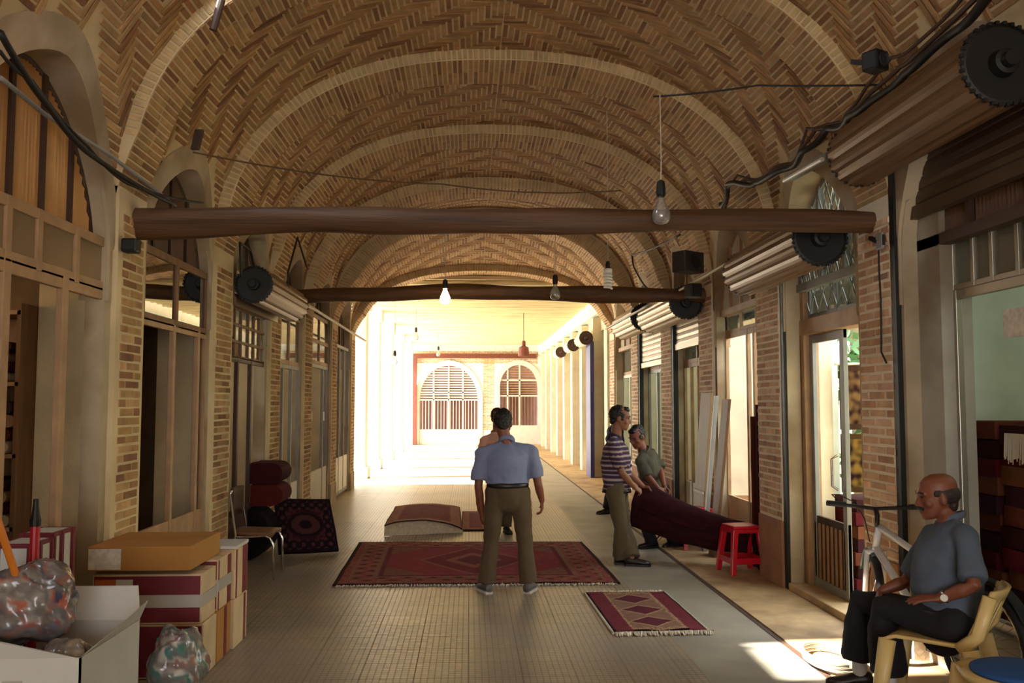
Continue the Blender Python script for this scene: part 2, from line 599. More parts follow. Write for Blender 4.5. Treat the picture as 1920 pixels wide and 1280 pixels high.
# arched openings in the side walls: (side, y0, y1, z spring, z top)
LUN = [('L', 4.02, 5.80, 2.62, 3.52), ('L', 6.47, 8.06, 2.72, 3.50), ('L', 8.85, 10.32, 2.72, 3.50), ('L', 11.1, 12.45, 2.72, 3.50),
       ('L', 13.3, 14.95, 2.72, 3.50), ('L', 15.75, 17.45, 2.72, 3.50),
       ('R', 4.02, 5.80, 2.72, 3.56), ('R', 6.50, 8.02, 2.72, 3.56), ('R', 8.82, 10.32, 2.72, 3.56), ('R', 11.08, 12.48, 2.72, 3.52),
       ('R', 13.28, 14.97, 2.72, 3.52), ('R', 15.73, 17.47, 2.72, 3.50)]


def in_lunette(x, y, z, pad=0.0):
    for s_, a, b, zb, zt in LUN:
        if (x < CX) == (s_ == 'L') and a - pad < y < b + pad:
            u = (y - (a + b) / 2) / ((b - a) / 2 + pad)
            if z < lun_z(u, zb, zt + pad):
                return True
    return False


# roof opening (skylight) in the near bay, left haunch: lets the sun onto the floor by the seated man
HOLE = (-1.70, -1.02, 5.02, 5.84)


def in_hole(x, y, pad=0.0):
    return HOLE[0] - pad < x < HOLE[1] + pad and HOLE[2] - pad < y < HOLE[3] + pad


def vault_z(x, y):
    """height of the vault above a point of the floor"""
    for (y0, y1, ta, tb) in BAYS:
        if y0 <= y <= y1:
            t = ta + (tb - ta) * (y - y0) / (y1 - y0); break
    else:
        t = [r[2] for r in RIBS if r[0] <= y <= r[1]][0]
    return Z0 + (t - Z0) * (1 - (abs(x - CX) / HA) ** NE) ** (1 / NE)


vault = MB()
for (y0, y1, ta, tb) in BAYS:
    A = Arc(max(ta, tb))
    tm = max(ta, tb)
    ns = 96
    nt = max(2, int((y1 - y0) / 0.11))

    def VP(d, b, A=A, y0=y0, y1=y1, ta=ta, tb=tb, tm=tm):
        """point of the vault at arc length d, b metres into the bay; the crown runs from ta to tb"""
        x, z, n = A.at(d)
        t = b / (y1 - y0)
        return V((x, y0 + b, Z0 + (z - Z0) * ((ta + (tb - ta) * t) - Z0) / (tm - Z0))), n

    def fn(i, j):
        return VP(i * A.len, j * (y1 - y0))[0]

    def sk(i, j):
        x, y, z = fn(i, j)
        return in_lunette(x, y, z, 0.09) or in_hole(x, y)
    vault.grid(fn, ns, nt, skip=sk, mi=1)
    if y1 < 3.5:
        continue
    # herringbone, mirrored about the crown
    Wd = 0.053; nb = 5; g = 0.0085
    S, T = A.len, y1 - y0
    for yy in range(-2, int(T / Wd) + 3):
        for xx in range(-5, int(S / 2 / Wd) + 3):
            k = (xx - yy) % (2 * nb)
            if k == 0: rc = (xx, yy, xx + nb, yy + 1)
            elif k == 2 * nb - 1: rc = (xx, yy, xx + 1, yy + nb)
            else: continue
            q = [(rc[0] * Wd + g, rc[1] * Wd + g), (rc[2] * Wd - g, rc[1] * Wd + g), (rc[2] * Wd - g, rc[3] * Wd - g), (rc[0] * Wd + g, rc[3] * Wd - g)]
            q = [(min(max(a, 0.004), S / 2 - 0.005), min(max(b, 0.005), T - 0.005)) for a, b in q]
            if q[1][0] - q[0][0] < 0.012 or q[2][1] - q[1][1] < 0.012:
                continue
            for mir in (0, 1):
                pts, nn, bad = [], [], False
                for (a, b) in q:
                    d_ = S / 2 - a if not mir else S / 2 + a
                    p, n = VP(d_, b)
                    pts.append(p); nn.append(n)
                    if in_lunette(p.x, p.y, p.z, 0.17) or in_hole(p.x, p.y, 0.04): bad = True
                if bad: continue
                if not mir: pts.reverse(); nn.reverse()
                brick_poly(vault, pts, nn, random.uniform(0.005, 0.011), bcol(), 0.003)
struct(vault.build('ceiling', [M['brick'], M['mortar']]), 'brick barrel vault of herringbone bricks over the passage')
# outer skin of the roof, so that no light leaks through the brick shell
skin_ = MB()
for (y0, y1) in [(-5.0, 18.1)]:
    A = Arc(5.06, -0.12)
    skin_.grid(lambda i, j: (A.at(i * A.len)[0], y0 + (y1 - y0) * j, A.at(i * A.len)[1] + 0.02), 80, 160,
               skip=lambda i, j: A.at(i * A.len)[1] < 3.62 or (in_hole(A.at(i * A.len)[0] + 0.1, y0 + (y1 - y0) * j, 0.22) and A.at(i * A.len)[1] > 3.9))
struct(skin_.build('roof_skin', M['plaster']), 'outer roof skin above the vault')

for (y0, y1, top), drop in zip(RIBS, DROP):
    rb = MB()
    A = Arc(top + drop)
    B = Arc(top, 0.0)
    # soffit stands 10 cm below the vault, dying into the pillars at the springing
    n = 90

    def low(d):
        x, z, nn = A.at(d)
        k = min(1.0, min(d, A.len - d) / (0.5 if drop < 0.2 else 1.0))
        return V((x, 0, z)) + nn * drop * k, nn, V((x, 0, z)) - nn * 0.04
    g0 = len(rb.v)
    for (ya, yb, kind) in ((y0, y1, 's'), (y0, y0, 'f'), (y1, y1, 'b')):
        def fn(i, j, ya=ya, yb=yb, kind=kind):
            p, nn, hi = low(i * A.len)
            if kind == 's': return (p.x, ya + (yb - ya) * j, p.z)
            q = p.lerp(hi, j)
            return (q.x, ya, q.z)
        rb.grid(fn, n, 1, mi=1)
    cnt = int(A.len / 0.05)
    st = A.len / cnt
    for i in range(cnt):
        a, b = i * st + 0.008, (i + 1) * st - 0.008
        pa, na, ha = low(a); pb, nb_, hb = low(b)
        wdt = (y1 - y0)
        for k in range(2):
            u0, u1 = y0 + wdt * k / 2 + 0.006, y0 + wdt * (k + 1) / 2 - 0.006
            brick_poly(rb, [(pa.x, u0, pa.z), (pa.x, u1, pa.z), (pb.x, u1, pb.z), (pb.x, u0, pb.z)][::-1] if False else
                       [(pa.x, u0, pa.z), (pb.x, u0, pb.z), (pb.x, u1, pb.z), (pa.x, u1, pa.z)], [na, nb_, nb_, na],
                       random.uniform(0.003, 0.009), bcol(), 0.004)
        if min(a, A.len - a) > 0.45:
            f0, f1 = pa.lerp(ha, 0.06), pb.lerp(hb, 0.06)
            c0, c1 = pa.lerp(ha, 0.70), pb.lerp(hb, 0.70)
            brick_poly(rb, [(f0.x, y0, f0.z), (f1.x, y0, f1.z), (c1.x, y0, c1.z), (c0.x, y0, c0.z)], V((0, -1, 0)),
                       random.uniform(0.003, 0.008), jit(lin('#c3a676'), 0.12), 0.004)
    struct(rb.build('trim_rib', [M['brick'], M['mortar']]), 'brick transverse rib of the vault')

# brick pillars
for side, X, sgn in (('L', XL, 1), ('R', XR, -1)):
    for k, (y0, y1, top) in enumerate(RIBS):
        pm = MB()
        xf = X + sgn * 0.035
        xb = X - sgn * 0.45
        pm.box(min(xf, xb), max(xf, xb), y0, y1, 0, 3.06, mi=1)
        pal = BRICKS if side == 'L' else REDB
        ya, yb = (y0 + 0.08, y1 - 0.05) if side == 'L' else (y0 + 0.0, y1 - 0.0)
        if k >= 1:
            if side == 'L':
                brick_wall(pm, (xf, ya, 0.35), (0, 1, 0), (0, 0, 1), yb - ya, 2.55, pal=pal)
            else:
                brick_wall(pm, (xf, yb, 0.62), (0, -1, 0), (0, 0, 1), yb - ya, 2.3, bl=0.25, bh=0.042, g=0.02, pal=pal)
        # plastered foot
        pm.box(min(xf + sgn * 0.012, xb), max(xf + sgn * 0.012, xb), y0 - 0.004, y1 + 0.004, 0, 0.33 if side == 'L' else 0.6, mi=2)
        struct(pm.build('brick_pillar', [M['brick'], M['mortar'] if side == 'L' else M['mortar_pale'], M['plaster'] if side == 'L' else mat('rosy_render', '#a5785c', rough=.9, vary=.15)]),
               'brick pillar along the passage wall')

# side wall above and around the openings, with plastered arch reveals
for side, X, sgn in (('L', XL, 1), ('R', XR, -1)):
    wl = MB()
    for s_, a, b, zb, zt in LUN:
        if s_ != side: continue
        yc, hw = (a + b) / 2, (b - a) / 2
        n = 28
        ys = [a + (b - a) * i / n for i in range(n + 1)]
        for i in range(n):
            u, v_ = (ys[i] - yc) / hw, (ys[i + 1] - yc) / hw
            za, zc = lun_z(u, zb, zt), lun_z(v_, zb, zt)
            zm = Z0 + 0.03
            if min(za, zc) < zm:
                wl.add([(X, ys[i], min(za, zm)), (X, ys[i + 1], min(zc, zm)), (X, ys[i + 1], zm), (X, ys[i], zm)], [(0, 1, 2, 3)])
        # jambs between pillar and opening
        pil = [r for r in RIBS]
        y_prev = max(r[1] for r in pil if r[1] <= a + 0.3)
        y_next = min(r[0] for r in pil if r[0] >= b - 0.3)
        for ja, jb in ((y_prev, a), (b, y_next)):
            if jb > ja:
                wl.box(min(X, X - sgn * 0.12), max(X, X - sgn * 0.12), ja, jb, 0, Z0 + 0.05)
        # flared plaster reveal following the arch
        rows = []
        path = [(a, 2.3)] + [(yc + hw * math.sin(t), lun_z(math.sin(t), zb, zt)) for t in [math.radians(-90 + 6 * i) for i in range(31)]] + [(b, 2.3)]
        for (y, z) in path:
            d = V((0, y - yc, max(0.0, z - zb) * 1.1)).normalized() if z > 2.31 else V((0, math.copysign(1, y - yc), 0))
            p = V((X - sgn * 0.16, y, z)); q = V((X + sgn * 0.012, y, z)) + d * 0.012
            # outer edge lies on the vault skin
            o_ = V((X, y, z)) + d * (0.20 if z > zb else 0.05)
            zz = max(0.0, min(0.99, (o_.z - Z0) / 1.92))
            inset = HA * (1 - (1 - zz ** NE) ** (1 / NE)) if zz > 0 else 0
            o_.x = X + sgn * (inset + 0.012)
            q.x = X + sgn * (inset * 0.7 + 0.02)
            rows.append((p, q, o_))
        n = len(rows)
        wl.add([r[j] for r in rows for j in range(3)],
               [(i * 3 + j, i * 3 + j + 1, (i + 1) * 3 + j + 1, (i + 1) * 3 + j) for i in range(n - 1) for j in range(2)])
    # near stretch of plain wall beside the viewer
    wl.box(min(X, X - sgn * 0.3), max(X, X - sgn * 0.3), -5, 3.46, 0, 3.0)
    struct(wl.build('wall_left' if side == 'L' else 'wall_right', M['plaster'], fix=False), 'plastered side wall with arched openings above the shops')

# floors
fl = MB()
fl.box(-2.75, 1.45, -5, 37.2, -0.05, 0)
struct(fl.build('floor', M['floor']), 'mosaic tiled floor of the passage')
fl = MB()
fl.box(1.45, 2.16, -5, 37.2, -0.05, 0)
struct(fl.build('floor_strip', M['concrete']), 'smooth grey concrete strip of floor')
fl = MB(); fl.box(2.16, 2.20, -5, 37.2, -0.05, 0.004)
struct(fl.build('trim_gutter_line', M['browncable']), 'dark joint along the stone apron')
fl = MB(); fl.box(2.20, 3.0, -5, 37.2, -0.05, 0.012)
struct(fl.build('floor_apron', M['apron']), 'tan stone apron along the right shops')
fl = MB(); fl.box(3.0, 6.2, -5, 37.2, -0.05, 0.02); fl.box(-6.2, -2.75, -5, 18.1, -0.05, 0.02); fl.box(6.2, 9.2, 5.8, 10.8, -0.05, 0.02)
struct(fl.build('floor_shops', M['apron']), 'floor inside the shops')
fl = MB(); fl.box(-24, -2.75, 18.1, 60, -0.10, -0.02)
struct(fl.build('ground_courtyard', M['pale_ground']), 'sunlit courtyard ground beyond the open side')

# shops behind the fronts: partitions, back walls and flat roofs
sh = MB(); shr = MB()
sh.box(-6.2, -6.0, -5, 18.2, 0, 3.6); sh.box(-6.2, -2.2, -5, 18.2, 3.62, 3.8)
for (y0, y1, t) in RIBS:
    yc = (y0 + y1) / 2
    sh.box(-6.0, -2.72, yc - 0.08, yc + 0.08, 0, 3.62)
    shr.box(3.3, 3.45 if 8 < yc < 9 else (9.0 if 10 < yc < 11 else 6.0), yc - 0.08, yc + 0.08, 0, 3.62)
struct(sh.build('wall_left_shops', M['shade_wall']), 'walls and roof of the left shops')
shr.box(6.0, 6.2, -5, 6.2, 0, 3.6); shr.box(6.0, 6.2, 10.6, 38, 0, 3.6)
# the second and third bays open onto a small yard behind
shr.box(2.8, 6.2, -5, 6.25, 3.64, 3.8); shr.box(2.8, 3.55, 6.2, 10.75, 3.64, 3.8); shr.box(2.8, 6.2, 10.6, 38, 3.64, 3.8)
struct(shr.build('wall_right_shops', M['offwhite']), 'pale walls and roof of the right shops')
# garden wall outside the back window of the glazed shop
gw = MB(); gw.box(9.0, 9.2, 5.8, 10.8, 0, 3.2)
yc_ = MB(); yc_.box(4.3, 4.62, 9.75, 10.05, 0, 3.2)
struct(yc_.build('yard_column', M['plaster']), 'plain column in the small yard behind the glazed door')
struct(gw.build('wall_garden', M['garden']), 'garden wall behind the right shops')

# far stretch: flat ceiling of joists, open to the courtyard on the left
fc = MB()
fc.box(-3.2, 2.9, 18.1, 37.3, 4.14, 4.22)
y = 18.25
while y < 37:
    r = random.uniform(0.045, 0.065)
    fc.tube([(-3.2, y, 4.10), (-1, y + random.uniform(-.03, .03), 4.09), (1, y + random.uniform(-.03, .03), 4.09), (2.9, y, 4.10)], r, 8)
    y += random.uniform(0.34, 0.44)
struct(fc.build('ceiling_joists', M['joist']), 'flat ceiling of pale wooden joists over the far stretch')
# end wall of the vault above the flat ceiling
ew = MB()
A = Arc(RIBS[-1][2] + 0.1)
pts = [(A.at(A.len * i / 60)[0], 18.02, A.at(A.len * i / 60)[1]) for i in range(61)]
ew.box(-6, 6, 18.12, 18.2, 4.22, 5.6)
struct(ew.build('wall_vault_end', M['plaster']), 'end wall above the far ceiling')

fw = MB()
yF = 37.0
W1 = (-2.02, 0.34, 1.82, 3.22); W2 = (1.24, 2.78, 2.35, 3.24)     # y is up: x0, x1, spring, top of arched opening


def arch_pts(x0, x1, zs, zt, n=16):
    c, h = (x0 + x1) / 2, (x1 - x0) / 2
    return [(c - h * math.cos(math.pi * i / n), zs + (zt - zs) * math.sin(math.pi * i / n)) for i in range(n + 1)]


def wall_with_arches(mb, xs0, xs1, z1, wins, y, t):
    edges = [xs0]
    for w_ in wins: edges += [w_[0], w_[1]]
    edges.append(xs1)
    for i in range(0, len(edges), 2):
        mb.box(edges[i], edges[i + 1], y, y + t, 0, z1)
    for (x0, x1, zs, zt) in wins:
        a = arch_pts(x0, x1, zs, zt)
        for (p, q) in zip(a, a[1:]):
            mb.prism([(p[0], y, p[1]), (q[0], y, q[1]), (q[0], y, z1), (p[0], y, z1)], (0, t, 0))


brk = mat('far_brick_courses', '#d6b98a', rough=0.9, vary=0.1, scale=5)
wall_with_arches(fw, -6, 5, 4.2, [W1, W2], yF, 0.3)
bm_ = MB(); bm_.v, bm_.f, bm_.m, bm_.c = fw.v, fw.f, fw.m, fw.c
random.seed(3)
brick_wall(fw, (W1[1] + 0.22, yF, 0.6), (1, 0, 0), (0, 0, 1), W2[0] - W1[1] - 0.44, 2.9, bl=0.25, pal=[lin('#d8bb8c'), lin('#cfae7c'), lin('#c9a474')])
brick_wall(fw, (-2.3, yF, 3.3), (1, 0, 0), (0, 0, 1), 5.1, 0.5, bl=0.25, pal=[lin('#d8bb8c'), lin('#cfae7c'), lin('#c9a474')])
struct(fw.build('wall_far', [M['brick'], M['cream']]), 'pale brick end wall with two arched windows')
for i in range(len(fw.c)): pass

for kw, (w_, vb, hb, gz) in enumerate(((W1, (-1.45, -0.84, -0.26), (1.82, 2.12), 0.62), (W2, (1.56, 2.05), (1.98, 2.62), 0.78))):
    x0, x1, zs, zt = w_
    wn = thing('window_%d' % (kw + 1), 'white framed arched window with grille in the far wall' if kw == 0 else 'narrower white arched window at the right of the far wall', None, (0, 0, 0), kind='structure')
    fr = MB()
    out = [(x0 - 0.2, 0.0)] + arch_pts(x0 - 0.2, x1 + 0.2, zs, zt + 0.2) + [(x1 + 0.2, 0.0)]
    inn = [(x0, 0.0)] + arch_pts(x0, x1, zs, zt) + [(x1, 0.0)]
    for (a, b, c, d) in zip(out, out[1:], inn[1:], inn):
        fr.prism([(a[0], yF - 0.08, a[1]), (b[0], yF - 0.08, b[1]), (c[0], yF - 0.08, c[1]), (d[0], yF - 0.08, d[1])], (0, 0.2, 0))
    fr.box(x0, x1, yF + 0.04, yF + 0.12, 0.0, gz)
    for xb in vb:
        u = abs(xb - (x0 + x1) / 2) / ((x1 - x0) / 2)
        fr.box(xb - 0.03, xb + 0.03, yF + 0.02, yF + 0.1, gz, zs + (zt - zs) * math.sqrt(max(0, 1 - u * u)))
    for zb in hb:
        fr.box(x0, x1, yF + 0.02, yF + 0.1, zb - 0.03, zb + 0.03)
    fr.build('frame', M['white'], wn)
    gr = MB()
    nb = int((x1 - x0) / 0.12)
    for i in range(1, nb):
        xb = x0 + (x1 - x0) * i / nb
        gr.box(xb - 0.012, xb + 0.012, yF + 0.06, yF + 0.085, gz, hb[0])
    z = hb[0] + 0.08
    while z < zt - 0.05:
        u = max(0.0, 1 - max(0.0, (z - zs) / (zt - zs)) ** 2)
        h = (x1 - x0) / 2 * math.sqrt(u)
        gr.box((x0 + x1) / 2 - h, (x0 + x1) / 2 + h, yF + 0.12, yF + 0.135, z, z + 0.05)
        z += 0.10
    gr.build('grille', M['white'] if kw == 0 else M['wood_light'], wn)
    bk = MB(); bk.box(x0 - 0.1, x1 + 0.1, yF + 0.5, yF + 0.55, 0, zt + 0.2)
    bk.build('curtain', mat('rosy_curtain_%d' % kw, '#6e4a3e', rough=.9, vary=.1), wn)
bmx = MB(); bmx.box(-2.28, 2.72, yF - 0.3, yF - 0.12, 3.5, 3.68); bmx.box(-2.28, -2.12, yF - 0.3, yF - 0.1, 0.0, 3.5)
struct(bmx.build('trim_far_beam', M['redbrown']), 'red-brown beam and post before the far wall')

# open side towards the courtyard: white columns and a low wall far out
for yy in (20.6, 23.6, 27.4, 31.6, 35.4):
    cb = MB()
    cb.box(-2.62, -2.3, yy - 0.2, yy + 0.2, 0, 3.95); cb.box(-2.68, -2.24, yy - 0.26, yy + 0.26, 3.75, 4.1); cb.box(-2.68, -2.24, yy - 0.26, yy + 0.26, 0, 0.25)
    struct(cb.build('white_column', M['white'], bevel=0.02), 'white column on the open courtyard side')
cw = MB(); cw.box(-24.2, -24, 10, 60, 0, 5); cw.box(-24, -6.2, 17.9, 18.1, 0, 3.4); cw.box(-24, -6, 59, 59.3, 0, 5)
struct(cw.build('wall_courtyard', M['cream']), 'sunlit courtyard walls')
nw = MB(); nw.box(-6, -1.3, -5.2, -5.0, 0, 5.4); nw.box(1.9, 6, -5.2, -5.0, 0, 5.4); nw.box(-1.3, 1.9, -5.2, -5.0, 3.0, 5.4)  # unseen wall added behind the viewer to cut the sky light entering there
struct(nw.build('near_end_light_block', M['plaster']), 'added unseen wall behind the viewer that holds back sky light')

# ================================================================ SHOP FRONTS
WIN = [2]


def front(label, X, sgn, y0, y1, z0, z1, vb, hb, fm, gm, bar=0.055, kick=None, km=None, only=None, kickslats=False, name='window'):
    """glazed front: frame, one sheet of panes, kick panel"""
    WIN[0] += 1
    r = thing('%s_%d' % (name, WIN[0]), label, None, (0, 0, 0), kind='structure')
    f = MB()
    d = 0.02
    ys = [y0 + bar / 2] + list(vb) + [y1 - bar / 2]
    zs = [z0 + bar / 2] + list(hb) + [z1 - bar / 2]
    for y in ys:
        f.box(X - d, X + d, y - bar / 2, y + bar / 2, z0, z1)
    for z in zs:
        f.box(X - d * 0.85, X + d * 0.85, y0, y1, z - bar / 2, z + bar / 2)
    f.build('frame', fm, r, bevel=0.004)
    g = MB()
    zk = kick if kick else z0
    for ya, yb in zip(ys, ys[1:]):
        zz = [z for z in zs if z >= zk - 0.03]
        for za, zb in zip(zz, zz[1:]):
            g.box(X - 0.003, X + 0.003, ya + bar / 2, yb - bar / 2, za + bar / 2, zb - bar / 2)
    g.build('glazing', gm, r)
    if kick:
        k = MB()
        k.box(X - 0.012, X + 0.012, y0, y1, z0, kick, mi=1 if kickslats else 0)
        if kickslats:
            y = y0 + 0.05
            while y < y1 - 0.03:
                k.box(X - 0.020, X + 0.012, y, y + 0.032, z0 + 0.08, kick - 0.06)
                y += 0.088
        k.build('kick_panel', [km or fm, M['wood_dark']] if kickslats else (km or fm), r)
    return r


def lunette(label, X, side, idx, fm, pm, bars=3, corr=True, lattice=False):
    WIN[0] += 1
    r = thing('window_%d' % WIN[0], label, None, (0, 0, 0), kind='structure')
    s_, a, b, zb, zt = [l for l in LUN if l[0] == side][idx]
    yc, hw = (a + b) / 2, (b - a) / 2
    zb0 = zb - 0.02
    p = MB()
    n = 90
    for i in range(n):
        ya, yb = a + (b - a) * i / n, a + (b - a) * (i + 1) / n
        za, zc = lun_z((ya - yc) / hw, zb, zt) + 0.01, lun_z((yb - yc) / hw, zb, zt) + 0.01
        w_ = (0.012 if i % 2 else 0.0) if corr else 0
        w2 = (0.0 if i % 2 else 0.012) if corr else 0
        p.add([(X + w_, ya, zb0), (X + w2, yb, zb0), (X + w2, yb, zc), (X + w_, ya, za)], [(0, 1, 2, 3)])
    p.build('panel', pm, r)
    f = MB()
    for k in range(bars):
        y = a + (b - a) * (k + 1) / (bars + 1)
        f.box(X - 0.03, X + 0.03, y - 0.022, y + 0.022, zb0, lun_z((y - yc) / hw, zb, zt))
    f.box(X - 0.04, X + 0.04, a - 0.02, b + 0.02, zb0 - 0.05, zb0 + 0.02)
    t = [(yc + hw * math.sin(math.radians(q)), lun_z(math.sin(math.radians(q)), zb, zt)) for q in range(-90, 91, 6)]
    f.tube([(X, y, z) for y, z in t], 0.022, 6)
    f.build('frame', fm, r)
    if lattice:
        l = MB()
        step = 0.2
        k = -10
        while k < 20:
            for sg in (1, -1):
                pts = []
                for j in range(41):
                    z = zb0 + (zt - zb0) * j / 40
                    y = a + k * step + sg * (z - zb0) * 0.55
                    if a < y < b and z < lun_z((y - yc) / hw, zb, zt):
                        pts.append((X - 0.025, y, z))
                if len(pts) > 2: l.tube([pts[0], pts[-1]], 0.007, 5)
            k += 1
        l.build('lattice', M['steel_grey'], r)
    return r


# ---- left fronts
XG = XL - 0.03
front('tall dusty glass shopfront with grey frame, nearest on the left wall', XG, 1, 3.96, 5.88, 0.05, 2.38, (4.62, 5.28), (), M['wood_light'], M['glass'], bar=0.075, kick=0.3, km=M['wood_frame'])
front('small transom panes over the nearest left shopfront', XG, 1, 3.96, 5.88, 2.36, 2.70, (4.62, 4.95, 5.42), (), M['wood_light'], M['glass_tan'], bar=0.06)
lunette('arched tan corrugated panel with dark uprights, nearest on the left wall', XL - 0.10, 'L', 0, M['wood_dark'], M['slat_tan'], 4)
front('glass door pair between the first and second brick pillars on the left', XG, 1, 6.42, 8.1, 0.1, 2.27, (7.22, 7.86), (), M['wood_light'], M['glass'], kick=0.75, km=M['wood_light'])
front('two dark transom panes beyond the near beam on the left', XG, 1, 6.42, 8.1, 2.25, 2.80, (7.26,), (), M['wood_frame'], M['glass'], bar=0.06)
lunette('dark arched panel behind the near beam on the left', XL - 0.10, 'L', 1, M['wood_dark'], M['slat_dark'], 3)
front('brown shopfront behind the metal chair on the left', XG, 1, 8.78, 10.38, 0.05, 2.12, (9.2, 9.75), (), M['wood_dark'], M['glass_clear'], kick=0.6, km=M['wood_dark'])
front('latticed transom under the left rolled shutter', XG, 1, 8.78, 10.38, 2.10, 2.62, (9.05, 9.3, 9.6, 9.85, 10.1), (2.27, 2.44), M['wood_frame'], M['glass_frost'], bar=0.03)
lunette('pale arched window above the left rolled shutter', XL - 0.12, 'L', 2, M['wood_dark'], M['glass_frost'], 2, corr=False)
front('glazed front beside the leaning carpet on the left', XG, 1, 11.02, 12.5, 0.05, 2.15, (11.4, 11.95), (), M['steel_grey'], M['glass_clear'], kick=0.62, km=M['white'])
front('transom panes past the left rolled shutter', XG, 1, 11.02, 12.5, 2.15, 2.80, (11.75,), (), M['wood_light'], M['glass_frost'])
lunette('brown arched panel in the third bay on the left', XL - 0.12, 'L', 3, M['wood_dark'], M['slat_dark'], 2)
front('grey shop door far along the left wall', XG, 1, 13.22, 15.0, 0.05, 2.25, (14.5,), (), M['steel_grey'], mat('grey_door_leaf', '#8d8676', rough=.5), kick=0.65, km=M['slat_pale'])
front('bright transom panes over the grey door far along the left', XG, 1, 13.22, 15.0, 2.25, 3.0, (14.1,), (2.6,), M['wood_light'], M['glass_frost'])
lunette('arched panel over the grey door on the left', XL - 0.12, 'L', 4, M['wood_dark'], M['slat_dark'], 2)
front('last pale shopfront on the left before the courtyard light', XG, 1, 15.66, 17.5, 0.05, 2.7, (16.3, 16.9), (), M['steel_grey'], M['glass_clear'], kick=0.7, km=M['white'])
lunette('arched panel over the last left shopfront', XL - 0.12, 'L', 5, M['wood_dark'], M['slat_dark'], 2)

# ---- right fronts
XS = XR + 0.20
front('shop window with chrome mullion behind the bicycle on the right', XS, -1, 3.2, 5.55, 0.35, 2.36, (4.62,), (), M['alu'], M['glass_clear'], bar=0.06, kick=0.42, km=M['plaster_grey'])
front('barred transom over the shop window behind the bicycle', XS, -1, 3.2, 5.55, 2.36, 2.95, (3.6, 3.85, 4.1, 4.35, 4.62, 4.85, 5.1, 5.3), (), M['alu'], M['glass_frost'], bar=0.035)
jb = MB(); jb.box(XS - 0.1, XS + 0.1, 5.52, 5.90, 0, 3.3)
struct(jb.build('trim_jamb', M['plaster_grey']), 'grey plaster jamb beside the bicycle')
sl = MB(); sl.box(XR + 0.14, XS + 0.1, 3.0, 5.6, 0, 0.35)
struct(sl.build('trim_sill', M['plaster_grey']), 'grey stone plinth under the near right shop window')
for k, (px, w_) in enumerate(((587, .12), (611, .06))):
    p = at(px, 780, X=XG + 0.06); nb_ = MB(); nb_.box(XG + 0.022, XG + 0.028, p.y - w_, p.y + w_, p.z - 0.07, p.z + 0.07)
    tag(nb_.build('paper_notice', M['white']), ['larger white notice on the grey door far along the left wall', 'smaller white notice on the grey door, nearer the bright end'][k], 'notice')
dr = front('glazed door leaf with slatted kick panel, second bay on the right', XS, -1, 7.22, 7.95, 0.07, 2.26, (), (), M['steel_grey'], M['glass_clear'], bar=0.075, kick=0.68, km=M['wood_light'], kickslats=True, name='door')
hn = MB(); hn.tube([(XS - 0.04, 7.33, 0.95), (XS - 0.09, 7.33, 0.98), (XS - 0.09, 7.33, 1.2), (XS - 0.04, 7.33, 1.23)], 0.011, 8)
hn.build('handle', M['chrome'], dr)
ln = MB(); ln.box(XS - 0.08, XS + 0.08, 6.4, 8.12, 2.26, 2.40); ln.box(XS - 0.07, XS + 0.07, 7.95, 8.14, 0, 3.0)
struct(ln.build('trim_lintel', M['wood_light'], bevel=0.006), 'wooden lintel over the glazed door on the right')
front('latticed transom over the glazed door on the right', XS, -1, 6.4, 7.97, 2.40, 2.98, (6.9, 7.35), (), M['steel_grey'], M['glass_clear'], bar=0.05)
lt = MB()
for k in range(-4, 12):
    for sg in (1, -1):
        ya = 6.45 + k * 0.2; yb = ya + sg * 0.33
        za, zb_ = 2.44, 2.94
        if sg == -1: pass
        lo, hi = 6.45, 7.92
        # clip the diagonal to the opening
        t0, t1 = 0.0, 1.0
        dy = yb - ya
        ta, tb = sorted(((lo - ya) / dy, (hi - ya) / dy))
        t0, t1 = max(t0, ta), min(t1, tb)
        if t1 > t0 + 0.02:
            lt.tube([(XS - 0.045, ya + dy * t0, za + (zb_ - za) * t0), (XS - 0.045, ya + dy * t1, za + (zb_ - za) * t1)], 0.008, 5)
struct(lt.build('trim_lattice', M['steel_grey']), 'diamond iron lattice over the glazed door')
th = MB(); th.box(XR - 0.02, XS + 0.12, 6.42, 8.12, 0, 0.07)
struct(th.build('trim_threshold', M['apron'], bevel=0.008), 'stone threshold of the glazed door')
lunette('arched greenish glass with iron lattice behind the near beam on the right', XR + 0.14, 'R', 1, M['steel_grey'], M['glass_clear'], 2, corr=False, lattice=True)
lunette('arched panel above the near right rolled shutter', XR + 0.14, 'R', 0, M['wood_dark'], M['slat_dark'], 2)
front('pale shopfront behind the rolled carpet and red stools', XS - 0.08, -1, 8.77, 10.36, 0.05, 2.45, (9.3, 9.52), (), M['wood_light'], M['glass_clear'], kick=0.62, km=M['card_pale'])
front('bright transom over the pale shopfront on the right', XS - 0.08, -1, 8.77, 10.36, 2.45, 2.80, (9.2, 9.75), (), M['wood_light'], M['glass_clear'], bar=0.04)
lunette('pale corrugated arched panel on the right wall', XR + 0.08, 'R', 2, M['wood_light'], M['slat_pale'], 3)
for i, (a, b) in enumerate(((11.02, 12.52), (13.22, 15.02), (15.67, 17.52))):
    wh = ['fourth bay on the right', 'fifth bay on the right', 'last bay on the right before the bright end'][i]
    front('narrow glazed shopfront, ' + wh, XS - 0.05, -1, a, b, 0.05, 2.2, (a + 0.35, a + 0.75, a + 1.1), (), [M['wood_light'], M['steel_grey'], M['white']][i], M['glass_clear'], kick=0.6, km=M['white'])
    front('transom panes, ' + wh, XS - 0.05, -1, a, b, 2.2, 2.75, ((a + b) / 2,), (), M['wood_light'], M['glass_frost'])
    lunette('arched panel, ' + wh, XR + 0.08, 'R', 3 + i, M['wood_light'], M['slat_pale'], 2)

